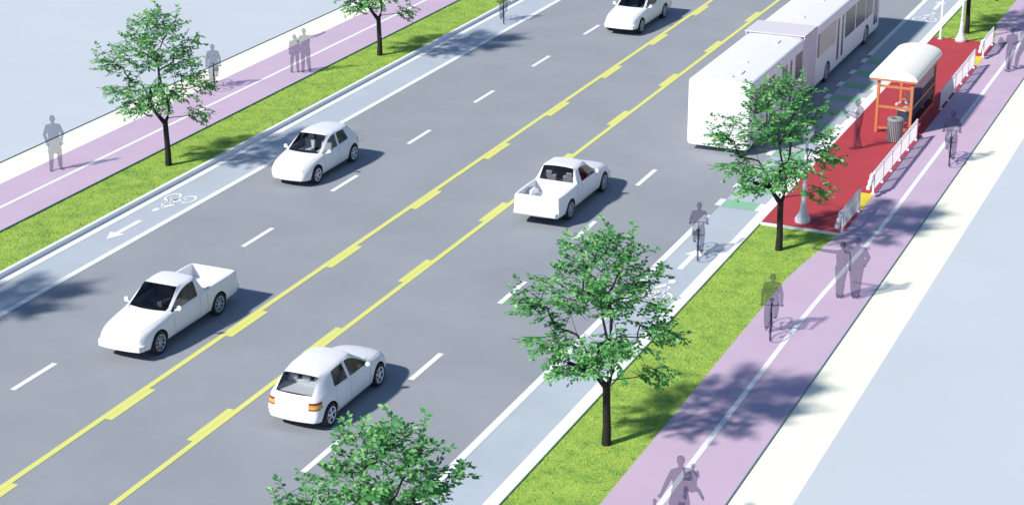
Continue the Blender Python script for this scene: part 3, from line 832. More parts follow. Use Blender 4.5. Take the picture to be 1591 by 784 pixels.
    for s in (1, -1):
        seam_line(sm, bvh, [(s, .90, .92), (s, .93, .6), (s, .86, .34), (s, -.40, .34), (s, -.42, .95)], (-s, 0, 0), .010)
        seam_line(sm, bvh, [(s, -.78, .32), (s, -.78, 1.0)], (-s, 0, 0), .014)
    seam_line(sm, bvh, [(-.60, -3, .50), (-.60, -3, .97)], (0, 1, 0), .008); seam_line(sm, bvh, [(.60, -3, .50), (.60, -3, .97)], (0, 1, 0), .008)
    seam_line(sm, bvh, [(-.56, 2.25, 2), (-.66, 1.55, 2), (-.72, 1.02, 2)], (0, 0, -1), .008); seam_line(sm, bvh, [(.56, 2.25, 2), (.66, 1.55, 2), (.72, 1.02, 2)], (0, 0, -1), .008)
    decal('grille', root, bvh, [(-.2, 2.5, .64), (.2, 2.5, .64), (.2, 2.5, .665), (-.2, 2.5, .665)], (0, -1, 0), M['lampgrey'], .005, 4)
    decal('bumper_lip', root, bvh, [(-.62, 2.5, .50), (.62, 2.5, .50), (.62, 2.5, .515), (-.62, 2.5, .515)], (0, -1, 0), M['lampgrey'], .005, 9)
    for s in (1, -1):
        decal('door_handle', root, bvh, [(s, -.34, .82), (s, -.20, .82), (s, -.20, .85), (s, -.34, .85)], (-s, 0, 0), M['paint'], .018, 3)
        decal('tail_light', root, bvh, [(s * .68, -3, .66), (s * .755, -3, .66), (s * .755, -3, .86), (s * .68, -3, .86)], (0, 1, 0), principled('pale_lamp', (.74, .70, .70), .4), .004, 4)
    return root

GC = 'white cars and pickups on the road'
h1 = hatchback('white hatchback seen from behind with amber and red tail lights, nearest car', (-22.70, 40.08, 0), 0, GC)
h2 = dup(h1, (-32.30, 56.55, 0), PI, 'white hatchback driving toward the camera in the left lane beside the bike lane')
p1 = pickup('white pickup truck facing the camera, nearest pickup, left of the yellow lines', (-29.16, 42.43, 0), PI, GC)
dup(p1, (-22.92, 56.80, 0), 0, 'white pickup truck seen from behind with its open bed toward the camera')
dup(p1, (-29.18, 81.05, 0), PI, 'white pickup truck facing the camera and cut by the top edge')

# ------------------------------------------------------------------ articulated bus
bus = thing('articulated_bus', 'long white articulated bus stopped beside the red platform, seen from behind', 'bus', (-19.93, 64.1, 0))
HB, ZT, ZB = 1.17, 2.72, .22
def bus_section(y0, y1, rear=False, front=False):
    m = MB()
    ring = []
    for k in range(6):
        a = PI / 2 * k / 5; ring.append((HB - .13 + .13 * math.cos(a), ZT - .16 + .13 * math.sin(a)))
    half = [(HB - .06, ZB), (HB - .01, ZB + .10), (HB, ZB + .5), (HB, 1.4)] + ring + [(.55, ZT + .0), (0, ZT + .015)]
    full = half + [(-x, z) for x, z in reversed(half[:-1])]
    n = len(full); st = []
    if rear: st += [(y0 + .0, .955), (y0 + .03, .985), (y0 + .12, 1.0)]
    else: st += [(y0, 1.0)]
    if front: st += [(y1 - .35, 1.0), (y1 - .1, .97), (y1, .92)]
    else: st += [(y1, 1.0)]
    vs = []
    for y, k in st:
        for x, z in full: vs.append((x * k, y - (0 if not rear else 0), ZB + (z - ZB) * (1 - (1 - k) * .6)))
    fs = []
    for i in range(len(st) - 1):
        for k in range(n - 1): fs.append((i * n + k, i * n + k + 1, (i + 1) * n + k + 1, (i + 1) * n + k))
        fs.append((i * n + n - 1, i * n, (i + 1) * n, (i + 1) * n + n - 1))
    m.add(vs, fs, 0, False); m.add(vs[:n], [tuple(range(n))]); m.add(vs[-n:], [tuple(range(n))[::-1]])
    return m
def cut_bus(m, ys, name):
    me = m.mesh('w', [M['bus_paint'], M['dark']])
    c = MB()
    for y in ys:
        for s in (1, -1): c.add(*cyl_x(s * .75, s * 1.6, y, .40, .47), mi=1)
    co = c.build('cut', [M['bus_paint'], M['dark']])
    def f(o):
        md = o.modifiers.new('b', 'BOOLEAN'); md.operation = 'DIFFERENCE'; md.object = co; md.solver = 'EXACT'; md.material_mode = 'INDEX'
    res = evaluated(me, [f]); bpy.data.objects.remove(co)
    o = link(name, res, bus)
    md = o.modifiers.new('bevel', 'BEVEL'); md.width = .035; md.segments = 3; md.limit_method = 'ANGLE'; md.angle_limit = R(50)
    for p in o.data.polygons: p.use_smooth = False
    return o
rear_b = cut_bus(bus_section(0, 6.9, rear=True), [2.9], 'rear_body')
front_b = cut_bus(bus_section(8.95, 19.9, front=True), [10.85, 17.38], 'front_body')
m = MB()   # bellows with pleats
npl = 18
prof = [(HB - .05, .40), (HB - .03, 1.4), (HB - .03, ZT - .12), (HB - .14, ZT - .0), (.5, ZT + .02), (0, ZT + .02)]
fullp = prof + [(-x, z) for x, z in reversed(prof[:-1])]
vs, n = [], len(fullp)
for i in range(2 * npl + 1):
    k = 1.0 if i % 2 else .985
    for x, z in fullp: vs.append((x * k, 6.9 + 2.05 * i / (2 * npl), z - (0 if i % 2 else .02)))
m.add(vs, [(i * n + k, i * n + k + 1, (i + 1) * n + k + 1, (i + 1) * n + k) for i in range(2 * npl) for k in range(n - 1)])
m.build('bellows', M['bellows'], bus)
m = MB(); m.box(-1.25, 1.19, 7.0, 8.85, ZT + .03, ZT + .075)
for s in (-1, 1):
    m.box(s * 1.17 - .03, s * 1.17 + .03, 7.0, 8.85, ZT - .07, ZT + .03)
o = m.build('joint_cover', M['bellows'], bus); bevel(o, .03, 2)
def pane(y0, y1, z0, z1, s=1, name='window', mat='busglass', parent=bus, proud=.006):
    m = MB()
    xo = s * (HB + proud); r = .05
    pts = []
    for cy_, cz_, a0 in ((y1 - r, z1 - r, 0), (y0 + r, z1 - r, 90), (y0 + r, z0 + r, 180), (y1 - r, z0 + r, 270)):
        for k in range(4):
            a = R(a0 + 30 * k); pts.append((cy_ + r * math.cos(a), cz_ + r * math.sin(a)))
    q = MB(); q.poly(pts, 0, .02)
    m.add([(xo - s * .02 + s * p[2], p[0], p[1]) for p in q.v], q.f)
    return m.build(name, M[mat], parent)
for s in (1, -1):
    for y0, y1 in ((.55, 1.75), (1.9, 3.1)): pane(y0, y1, 1.32, 2.3, s)
    pane(5.88, 6.85, 1.30, 2.3, s)
    if s > 0:
        d = pane(4.0, 5.45, .50, 2.36, s, 'door', 'bus_paint')
        for y0, y1 in ((4.07, 4.33), (4.50, 4.70), (5.12, 5.38)): pane(y0, y1, .62, 2.28, s, 'door_glass', 'busglass', d, .012)
        bay = pane(9.35, 11.95, 1.40, 2.36, s, 'bay_panel', 'bay')
        pane(9.12, 9.32, 1.40, 2.36, s)
        d = pane(12.15, 13.25, .45, 2.40, s, 'door', 'bus_paint')
        for y0, y1 in ((12.22, 12.48), (12.92, 13.18)): pane(y0, y1, .56, 2.30, s, 'door_glass', 'busglass', d, .012)
        pane(13.5, 15.15, 1.18, 2.3, s); pane(15.32, 16.95, 1.18, 2.3, s); pane(17.1, 18.3, 1.18, 2.36, s)
        d = pane(18.5, 19.35, .45, 2.36, s, 'door', 'bus_paint'); pane(18.6, 18.95, .56, 2.26, s, 'door_glass', 'busglass', d, .012); pane(19.02, 19.28, .56, 2.26, s, 'door_glass', 'busglass', d, .012)
    else:
        for y0, y1 in ((3.3, 4.5), (4.65, 5.75), (9.4, 11), (11.2, 12.9), (13.1, 14.8), (15.0, 16.7), (16.9, 18.6)): pane(y0, y1, 1.2, 2.3, s)
for y in (2.9, 10.85, 17.38):
    for s in (1, -1): wheel_parts(.44, .30, M['hub'], 8, bus, s * 1.0, y, s)
for x, y, w_, l_ in ((.1, .6, .22, .22), (.42, 1.25, .08, .5), (.1, 2.7, .14, .2), (.38, 6.0, .08, .5), (.13, 10.2, .16, .25), (.1, 13.4, .14, .25), (-.3, 15.5, .25, .5)):
    m = MB(); m.box(x - w_, x + w_, y - l_ / 2, y + l_ / 2, ZT + .0, ZT + .05)
    o = m.build('roof_vent', M['bus_paint'], bus); bevel(o, .03, 2)
m = MB(); m.box(-1.10, 1.10, -.02, .12, .30, .42); o = m.build('rear_bumper', M['bus_paint'], bus); bevel(o, .03, 2)
for s in (1, -1):
    m = MB(); m.box(s * .98 - .05, s * .98 + .05, -.012, .05, .55, .75); m.build('tail_light', principled('pale_tail', (.80, .77, .77), .35), bus)
m = MB(); m.box(-1.0, 1.0, 19.86, 19.93, 1.1, 2.35); m.build('windscreen', M['busglass'], bus)

# ------------------------------------------------------------------ shelter, bench, bin, railings, lamps
sh = thing('bus_shelter', 'orange framed bus shelter with a curved cream roof on the red platform', 'bus shelter', (0, 0, ZP))
xa, xb, y0s, y1s, ze = -15.17, -13.92, 68.5, 72.55, 2.02
for x in (xa, xb):
    for y in (y0s, y1s):
        m = MB(); m.box(x - .05, x + .05, y - .05, y + .05, 0, ze); o = m.build('post', M['orange'], sh); bevel(o, .008)
def rail(x0, x1, y0, y1, z0, z1, nm='rail'):
    m = MB(); m.box(x0, x1, y0, y1, z0, z1); return m.build(nm, M['orange'], sh)
for y in (y0s, y1s):
    rail(xa + .052, xb - .052, y - .03, y + .03, ze - .28, ze - .20); rail(xa + .052, xb - .052, y - .04, y + .04, .96, 1.04); rail(xa + .052, xb - .052, y - .03, y + .03, .16, .22)
for z in (.16, .96, ze - .28): rail(xb - .03, xb + .03, y0s + .052, y1s - .052, z, z + .065)
rail(xa - .03, xa + .03, y0s + .052, y1s - .052, ze - .1, ze - .02)
m = MB(); m.box(xa + .62, xa + .67, y0s - .03, y0s + .03, ze - .198, ze - .002); m.build('rail', M['orange'], sh)
for z0, z1 in ((.23, .955), (1.03, ze - .285)):
    m = MB(); m.box(xb - .006, xb + .006, y0s + .055, y1s - .055, z0, z1); m.build('glass_pane', M['sglass'], sh)
m = MB()   # eave frame
ex0, ex1, ey0, ey1 = -15.48, -13.74, 68.32, 72.62
for a in ((ex0, ex1, ey0, ey0 + .06), (ex0, ex1, ey1 - .06, ey1), (ex0, ex0 + .06, ey0 + .062, ey1 - .062), (ex1 - .06, ex1, ey0 + .062, ey1 - .062)):
    m.box(*a, ze + .003, ze + .075)
m.build('eave_frame', M['orange'], sh)
m = MB(); n = 40; rise = .36; top, bot = [], []
cxm, hw = (ex0 + ex1) / 2, (ex1 - ex0) / 2 + .02
arc = [(cxm - hw * math.cos(PI * k / n), ze + .08 + rise * math.sin(PI * k / n) ** .9) for k in range(n + 1)]
for y in (ey0 - .02, ey1 + .02):
    pass
vs = [(x, y, z) for y in (ey0 - .02, ey1 + .02) for x, z in arc]
m.add(vs, [(k, k + 1, n + 2 + k, n + 1 + k) for k in range(n)], 0, False)
m.add(vs[:n + 1], [tuple(range(n + 1))]); m.add(vs[n + 1:], [tuple(range(n + 1))[::-1]])
m.add([vs[0], vs[n], vs[2 * n + 1], vs[n + 1]], [(0, 1, 2, 3)])
m.build('roof', M['roof'], sh)

bench = thing('bench', 'grey bench with a slatted backrest under the orange shelter', 'bench', (-14.45, 70.4, ZP), R(-20))
m = MB(); m.box(-.30, .30, -.28, .28, .40, .46); o = m.build('seat', M['beige'], bench); bevel(o, .02)
m = MB()
for k in range(3): m.box(-.29, .29, .24, .29, .54 + k * .16, .65 + k * .16)
o = m.build('backrest', M['beige'], bench); bevel(o, .03, 3)
m = MB(); m.box(-.27, .27, -.24, .25, .0, .398); m.build('base', M['navy'], bench)  # dark base block, the shade beneath the seat put into its navy colour
m = MB(); m.tube([(-.33, .22, .62), (-.33, -.18, .62)], .045, 10); m.ell((-.33, -.22, .60), (.07, .07, .07)); m.build('armrest', M['beige'], bench)

bn = thing('litter_bin', 'round grey slatted litter bin in front of the shelter beside the railing', 'bin', (-14.26, 67.6, ZP))
m = MB(); m.lathe([(.235, .03), (.25, .06), (.25, .80), (.22, .80), (.22, .1)], 28); m.build('liner', M['dark'], bn)
m = MB()
for k in range(26):
    a = 2 * PI * k / 26; d = Vector((math.cos(a), math.sin(a), 0)); s = Vector((-math.sin(a), math.cos(a), 0))
    m.obox(Vector((0, 0, .43)) + d * .275, [d, s, (0, 0, 1)], (.014, .023, .40))
m.build('slats', M['bin'], bn)
m = MB(); m.lathe([(.30, .80), (.31, .83), (.30, .88), (.20, .90), (.115, .89), (.11, .84)], 28); m.build('lid', M['bin'], bn)
m = MB(); m.lathe([(.112, .845), (0.001, .845)], 20); m.build('opening', M['dark'], bn)

GR = 'white railings along the platform edge'
def railing(label, y0, n, gate):
    L = 1.31
    root = thing('railing', label, 'railing', (-13.565, y0, ZP), 0, GR)
    H = .80
    sp = 1.31 if n > 2 else 2.12
    for k in range(n):
        m = MB(); m.box(-.03, .03, k * sp - .03, k * sp + .03, 0, H); m.box(-.07, .07, k * sp - .07, k * sp + .07, 0, .02); o = m.build('post', M['wpost'], root)
    e = (n - 1) * sp
    m = MB(); m.box(-.022, .022, .031, e - .031, H - .05, H - .003); o = m.build('top_rail', M['wpost'], root)
    for k in range(n - 1):
        m = MB(); a, b = k * sp + .032, (k + 1) * sp - .032
        m.box(-.015, .015, a, b, .12, .15)
        m.box(-.015, .015, a, b, H - .14, H - .11)
        q = int((b - a) / .075)
        for i in range(q):
            y = a + (i + .5) * (b - a) / q; m.box(-.006, .006, y - .009, y + .009, .152, H - .142)
        m.build('infill_panel', M['wpost'], root)
    if gate:
        m = MB()
        for k, z in enumerate((.34, .48, .62)):
            yy_ = -.10 - .20 * (2 - k)
            m.box(-.10, .02, yy_ - .14, yy_ + .12, z - .02, z + .11)
        m.tube([(0, -.02, .55), (-.04, -.5, .36)], .018, 6); m.tube([(0, -.02, .72), (-.04, -.3, .70)], .018, 6)
        o = m.build('end_slats', M['wpost'], root); bevel(o, .02, 2)
    return root
railing('short white railing nearest the grass tip of the platform', 57.4, 2, True)
railing('long white railing with six posts beside the litter bin', 61.5, 6, True)
railing('long white railing with six posts behind the shelter, farther along the platform', 72.35, 6, False)
railing('short white railing at the far end of the platform', 80.85, 2, True)

def lamp(label, loc):
    root = thing('street_lamp', label, 'lamp', loc, 0, 'street lamps on the platform')
    m = MB(); m.lathe([(0.001, 0), (.24, 0), (.255, .03), (.255, .12), (.235, .16), (.17, .26), (.115, .42), (.085, .62), (.068, .9), (.0, .9)], 28); m.build('base', M['lampgrey'], root)
    m = MB(); m.lathe([(.066, .898), (.058, 1.4), (.048, 2.72), (.0, 2.72)], 18); m.build('pole', M['lampgrey'], root)
    for z in (1.02, 1.28):
        m = MB(); m.lathe([(.066, z - .035), (.076, z - .02), (.076, z + .02), (.06, z + .035)], 18); m.build('collar', M['lampgrey'], root)
    m = MB(); m.lathe([(.05, 2.71), (.10, 2.76), (.11, 2.80), (.05, 2.84)], 18); m.build('cup', M['lampgrey'], root)
    m = MB(); m.lathe([(.06, 2.83), (.13, 2.87), (.19, 2.97), (.205, 3.06), (.19, 3.15), (.13, 3.25), (.08, 3.31), (.04, 3.36), (.0, 3.38)], 22); m.build('globe', M['globe'], root)
    return root
l1 = lamp('white globe street lamp at the near end of the red platform', (-14.98, 57.8, ZP))
dup(l1, (-14.94, 83.05, ZP), 0, 'white globe street lamp at the far end of the platform, its top out of frame')
sp = thing('bus_stop_pole', 'slender white bus stop pole at the far kerb of the platform', 'sign pole', (-15.86, 83.15, ZP))
m = MB(); m.lathe([(.0, 0), (.11, 0), (.11, .015), (.045, .03), (.038, 2.9), (.0, 2.9)], 14); m.build('pole', M['wpost'], sp)
m = MB(); m.box(-.24, .24, -.012, .012, 2.3, 2.85); m.build('sign_plate', M['wpost'], sp).location = (0, .05, 0)

# ------------------------------------------------------------------ people
def capsule(m, a, b, ra, rb, n=12):
    a, b = Vector(a), Vector(b); pts, rs = [], []
    d = (b - a); L = d.length
    if L < 1e-6: m.ell(a, (ra, ra, ra)); return
    d /= L
    for k in range(5, 0, -1): t = PI / 2 * k / 5; pts.append(a - d * ra * math.sin(t) * .999); rs.append(max(.0015, ra * math.cos(t)))
    for k in range(5): t = k / 4; pts.append(a.lerp(b, t)); rs.append(ra + (rb - ra) * t)
    for k in range(1, 6): t = PI / 2 * k / 5; pts.append(b + d * rb * math.sin(t) * .999); rs.append(max(.0015, rb * math.cos(t)))
    m.tube(pts, rs, n)
def skirt(m, top, bot, rt, rb, n=20):
    """elliptical coat or skirt, closed at both ends"""
    vs, fs = [], []
    K = 6
    for i in range(K):
        t = i / (K - 1); c = Vector(top).lerp(Vector(bot), t)
        rx, ry = rt[0] + (rb[0] - rt[0]) * t, rt[1] + (rb[1] - rt[1]) * t
        for k in range(n):
            a = 2 * PI * k / n; vs.append((c.x + rx * math.cos(a), c.y + ry * math.sin(a), c.z))
    for i in range(K - 1):
        for k in range(n): fs.append((i * n + k, i * n + (k + 1) % n, (i + 1) * n + (k + 1) % n, (i + 1) * n + k))
    fs += [tuple(range(n)), tuple(range((K - 1) * n, K * n))[::-1]]
    m.add(vs, fs)
def hand(m, wr, d, curl=.5, side=1, s=1.0):
    wr, d = Vector(wr), Vector(d).normalized()
    ref = Vector((0, 1, 0)) if abs(d.y) < .8 else Vector((0, 0, 1))
    w = d.cross(ref).normalized(); nrm = w.cross(d).normalized()
    capsule(m, wr, wr + d * .07 * s, .028 * s, .034 * s)
    for i, ln in enumerate((.066, .076, .070, .055)):
        b = wr + d * .085 * s + w * (i - 1.5) * .021 * s
        k1 = b + (d * .6 + nrm * .4 * curl) * ln * .6 * s; k2 = k1 + (d * (1 - curl) + nrm * curl).normalized() * ln * .5 * s
        capsule(m, b, k1, .0115 * s, .011 * s, 7); capsule(m, k1, k2, .011 * s, .009 * s, 7)
    b = wr + d * .03 * s - w * side * .025 * s; k1 = b + (d * .6 - w * side * .8).normalized() * .045 * s
    capsule(m, b, k1, .014 * s, .012 * s, 7); capsule(m, k1, k1 + (d * .9 - w * side * .2).normalized() * .035 * s, .012 * s, .010 * s, 7)

def person(label, loc, rotz, H=1.85, J=None, coat=None, hat=False, long_hair=False, slim=1.0, group='see-through slate people', skirt_len=None, head_turn=0, name='person', curl=.5):
    """one continuous body grown over a posed skeleton; local +Y is the facing direction, +X the right-hand side"""
    P = dict(pel=(0, 0, .95), chest=(0, .0, 1.27), neck=(0, 0, 1.47), head=(0, .02, 1.625),
             shL=(-.175, 0, 1.40), elL=(-.225, -.03, 1.14), wrL=(-.225, .06, .91), shR=(.175, 0, 1.40), elR=(.225, -.03, 1.14), wrR=(.225, .06, .91),
             hipL=(-.095, 0, .93), knL=(-.10, .02, .50), anL=(-.105, -.03, .09), hipR=(.095, 0, .93), knR=(.10, .02, .50), anR=(.105, -.03, .09))
    if J: P.update(J)
    toeL = P.pop('toeL', None); toeR = P.pop('toeR', None)
    V = {k: Vector(v) for k, v in P.items()}
    m = MB(); q = slim
    h = V['head']; rot = Matrix.Rotation(head_turn, 3, 'Z')
    hp = lambda x, y, z: h + rot @ Vector((x, y, z))
    m.ell(h, (.076, .093, .108), 0, 18, rot); m.ell(hp(0, .03, -.06), (.056, .06, .058), 0, 14, rot)          # skull, jaw
    m.ell(hp(0, .098, -.018), (.013, .022, .022), 0, 10, rot)                                                     # nose
    for s in (1, -1):
        m.ell(hp(s * .078, .0, -.01), (.012, .022, .032), 0, 10, rot)                                             # ears
        m.ell(hp(s * .032, .084, .012), (.014, .01, .008), 0, 8, rot)                                             # eyes / brow
    m.ell(hp(0, .088, -.062), (.024, .012, .008), 0, 8, rot)                                                      # lips
    m.ell(hp(0, -.018, .032), (.084, .094, .092), 0, 18, rot)                                                     # hair
    if long_hair: m.ell(hp(0, -.05, -.08), (.075, .055, .13), 0, 16, rot)
    if hat:
        m.ell(hp(0, -.01, .055), (.092, .108, .075), 0, 18, rot); m.ell(hp(0, .07, .045), (.075, .085, .012), 0, 16, rot)
    capsule(m, V['neck'] - Vector((0, 0, .04)), h - Vector((0, 0, .07)) - rot @ Vector((0, .015, 0)), .058 * q, .052 * q)
    sp_ = (V['neck'] - V['pel']).normalized()
    ax = Vector((1, 0, 0)); fy = sp_.cross(ax); B3 = Matrix((ax, -fy if fy.y < 0 else fy, sp_)).transposed()
    m.ell(V['chest'], (.195 * q, .125 * q, .22), 0, 18, B3)
    m.ell(V['chest'].lerp(V['pel'], .55), (.175 * q, .118 * q, .20), 0, 18, B3)
    m.ell(V['pel'], (.18 * q, .125 * q, .15), 0, 18)
    for s in 'LR':
        sg = -1 if s == 'L' else 1
        capsule(m, V['neck'] - Vector((0, 0, .03)), V['sh' + s], .052, .062 * q)
        capsule(m, V['sh' + s], V['el' + s], 0.060 * q, .054 * q); capsule(m, V['el' + s], V['wr' + s], .054 * q, .038 * q)
        hand(m, V['wr' + s], V['wr' + s] - V['el' + s], curl, -sg)
        capsule(m, V['hip' + s], V['kn' + s], .102 * q, .078 * q); capsule(m, V['kn' + s], V['kn' + s].lerp(V['an' + s], .4), .076 * q, .074 * q); capsule(m, V['kn' + s].lerp(V['an' + s], .4), V['an' + s], .074 * q, .060 * q)
        toe = toeL if s == 'L' else toeR
        an = V['an' + s]; t = Vector(toe) if toe else an + Vector((sg * .03, .16, -.045))
        capsule(m, an - Vector((0, .035, .035)), t, .045, .036)
    if coat: skirt(m, (V['pel'].x, V['pel'].y, V['pel'].z + .22), (V['pel'].x, V['pel'].y, coat), (.165, .12), (.215, .165))
    if skirt_len: skirt(m, (V['pel'].x, V['pel'].y, V['pel'].z + .05), (V['pel'].x, V['pel'].y + .02, skirt_len), (.165, .12), (.24, .20))
    me = m.mesh('body', M['ghost'])
    def rm(o):
        md = o.modifiers.new('r', 'REMESH'); md.mode = 'VOXEL'; md.voxel_size = .012; md.use_smooth_shade = True
    def smm(o):
        md = o.modifiers.new('s', 'SMOOTH'); md.factor = .5; md.iterations = 3
    def dec(o):
        md = o.modifiers.new('d', 'DECIMATE'); md.ratio = .35
    me2 = evaluated(me, [rm, smm, dec])
    me2.materials.clear(); me2.materials.append(M['ghost'])
    o = link(name, me2); k = H / 1.75
    o.location = loc; o.rotation_euler = (0, 0, rotz); o.scale = (k, k, k)
    return tag(o, label, 'person', group)
def away(x, y): return -math.atan2(x, y)          # facing away from the camera's side of the street
def toward(x, y): return PI - math.atan2(x, y)

def bicycle(label, loc, rotz, k=1.0):
    root = thing('bicycle', label, 'bicycle', loc, rotz, 'see-through bicycles'); root.scale = (k, k, k)
    G = M['ghost']
    for y in (-.50, .53):
        m = MB(); m.lathe([(.335 - .028 * (1 - math.cos(2 * PI * i / 8)), .028 * math.sin(2 * PI * i / 8)) for i in range(9)], 32, (0, 0, 0), 0, 'x')
        o = m.build('wheel', G, root); o.location = (0, y, .335)
        m = MB()
        for i in range(10):
            a = PI * i / 5; m.tube([(0, 0, 0), (0, .30 * math.cos(a), .30 * math.sin(a))], .004, 4)
        m.tube([(-.04, 0, 0), (.04, 0, 0)], .025, 8); m.build('spokes', G, o)
    m = MB(); S, Bk, Hd, Hb = (0, -.18, .82), (0, -.02, .30), (0, .38, .86), (0, .40, .74)
    m.tube([Bk, S], .018, 8); m.tube([S, Hd], .018, 8); m.tube([Bk, Hb], .02, 8)
    for s in (1, -1): m.tube([(s * .03, -.50, .335), (0, -.18, .80)], .012, 6); m.tube([(s * .03, -.50, .335), (0, -.02, .30)], .012, 6); m.tube([(s * .035, .53, .335), (s * .03, .42, .70), (0, .40, .72)], .013, 6)
    m.tube([Hb, (0, .36, .98)], .017, 8); m.build('frame', G, root)
    m = MB(); m.tube([(-.27, .30, .96), (-.18, .37, .97), (0, .38, .97), (.18, .37, .97), (.27, .30, .96)], .014, 8); m.build('handlebar', G, root)
    m = MB(); m.ell((0, -.20, .90), (.075, .13, .035)); m.tube([(0, -.18, .80), (0, -.19, .89)], .014, 8); m.build('saddle', G, root)
    m = MB(); m.tube([(-.05, -.02, .30), (.05, -.02, .30)], .015, 8); m.box(.055, .16, -.06, .02, .13, .16); m.box(-.16, -.055, -.06, .02, .44, .47); m.tube([(.055, -.02, .30), (.06, -.02, .15)], .01, 6); m.tube([(-.055, -.02, .30), (-.06, -.02, .455)], .01, 6)
    m.build('pedals', G, root)
    return root
CYC = dict(pel=(0, -.19, .98), chest=(0, -.09, 1.30), neck=(0, .0, 1.49), head=(0, .05, 1.64), shL=(-.175, .0, 1.42), shR=(.175, .0, 1.42),
           elL=(-.25, .06, 1.17), elR=(.25, .06, 1.17), wrL=(-.26, .25, .99), wrR=(.26, .25, .99),
           hipL=(-.095, -.17, .95), hipR=(.095, -.17, .95), knL=(-.12, .20, .84), anL=(-.115, .0, .53), toeL=(-.115, .12, .50),
           knR=(.12, .07, .53), anR=(.115, -.05, .17), toeR=(.115, .09, .12))
def cyclist(label, blabel, x, y, z, rot, k, coat=None):
    d_ = math.hypot(x, y); k *= .955; x += x / d_ * .5; y += y / d_ * .5     # the wheel nearest the street corner touches the ground at x, y
    bicycle(blabel, (x, y, z), rot, k)
    p = person(label, (x, y, z), rot, 1.75 * k, CYC, coat=coat or .76, curl=.9, slim=1.08)
    return p

# left side
person('person in a knee-length coat standing on the left path', (-40.40, 52.53, ZLP), toward(-40.4, 52.53), 1.98,
       dict(knL=(-.13, .02, .5), anL=(-.13, -.06, .09), knR=(.12, .04, .5), anR=(.15, .05, .09), elL=(-.27, -.04, 1.14), wrL=(-.22, .08, .92), elR=(.27, -.04, 1.14), wrR=(.22, .08, .92)), coat=.56)
cyclist('cyclist riding on the left path beyond the coated man', 'bicycle under the rider on the left path', -40.62, 63.3, ZLP, toward(-40.6, 63.2), 1.06, coat=.62)
rt = away(-38.8, 67.0)
person('taller person of the left path pair, one arm stretched out pointing right', (-38.62, 67.15, ZLP), rt, 1.86,
       dict(elR=(.44, .06, 1.43), wrR=(.68, .12, 1.50), elL=(-.26, .05, 1.2), wrL=(-.30, .18, 1.25), anL=(-.12, -.03, .09), anR=(.14, -.03, .09), head=(-.03, .03, 1.625)))
person('shorter person of the left path pair, standing close against the pointing one', (-39.02, 66.98, ZLP), rt, 1.60,
       dict(anL=(-.17, -.05, .09), knL=(-.15, 0, .5), wrR=(.2, .12, .95)), slim=.95)
cyclist('cyclist in the left bike lane with only the legs in view at the top edge', 'bicycle in the left bike lane cut by the top edge', -34.75, 78.5, 0, toward(-34.75, 78.5), 1.06)
# right side
cyclist('cyclist riding away in the right bike lane beside the painted arrow', 'bicycle under the rider in the right bike lane', -17.12, 53.5, 0, away(-17.1, 53.5), 1.03)
cyclist('cyclist on the right path nearer than the platform, beside the grass', 'bicycle under the rider nearest on the right path', -13.2, 48.1, ZP, toward(-13.2, 48.0), 1.07)
cyclist('cyclist on the right path beside the long railing and the shelter', 'bicycle under the rider beside the railing', -11.82, 65.5, ZP, away(-11.8, 65.4), 1.12, coat=.75)
rp = away(-12, 52)
person('slimmer person of the near right path pair with an arm stretched out to the left', (-12.22, 51.93, ZP), rp, 1.76,
       dict(elL=(-.47, .05, 1.40), wrL=(-.75, .10, 1.42), anR=(.04, -.03, .09), knR=(.06, .02, .5), anL=(-.06, -.03, .09), knL=(-.07, .02, .5)), slim=.95)
person('broad-shouldered person of the near right path pair, arm round the pointing one', (-11.82, 52.08, ZP), rp, 1.90,
       dict(anL=(-.03, -.03, .09), anR=(.07, -.03, .09), knL=(-.06, .02, .5), knR=(.08, .02, .5), elL=(-.30, .10, 1.28), wrL=(-.34, .22, 1.36), elR=(.30, -.02, 1.18), wrR=(.22, .08, .95)), slim=1.16)
rw = away(-15.37, 66.1) + R(78)
person('person standing on the red platform at the kerb, reading and facing the bus', (-15.30, 66.16, ZP), rw, 1.88,
       dict(pel=(0, -.02, .95), chest=(0, -.05, 1.27), neck=(0, .0, 1.46), head=(0, .05, 1.61), elL=(-.22, .06, 1.16), wrL=(-.12, .30, 1.22), elR=(.22, .06, 1.16), wrR=(.12, .30, 1.22), anL=(-.1, .05, .09), anR=(.1, -.09, .09)))
bk = MB(); bk.obox((0, 0, -.13), [(1, 0, 0), (0, .6, .8), (0, -.8, .6)], (.15, .20, .012)); o = bk.build('open_book', M['ghost'])
c, s = math.cos(rw), math.sin(rw); o.location = (-15.30 - s * .47, 66.16 + c * .47, ZP + 1.40); o.rotation_euler = (0, 0, rw); tag(o, 'open book held by the person standing at the kerb of the platform', 'book')
rb = away(-12.1, 79) + R(35)
person('person walking on the far right path with a box under the left arm', (-12.13, 79.0, ZP), rb, 1.86,
       dict(elL=(-.30, -.04, 1.16), wrL=(-.30, .2, 1.08), anL=(-.12, -.1, .09), anR=(.1, .16, .09), knL=(-.11, .02, .5), knR=(.1, .12, .5)))
bx = MB(); bx.obox((0, 0, 0), [(1, 0, 0), (0, .85, .5), (0, -.5, .85)], (.05, .19, .15)); o = bx.build('box', M['ghost'])
c, s = math.cos(rb), math.sin(rb); o.location = (-12.13 + c * -.40 - s * .12, 79.0 + s * -.40 + c * .12, ZP + 1.20); o.rotation_euler = (0, 0, rb); tag(o, 'flat box carried under the arm of the walker on the far path', 'box')
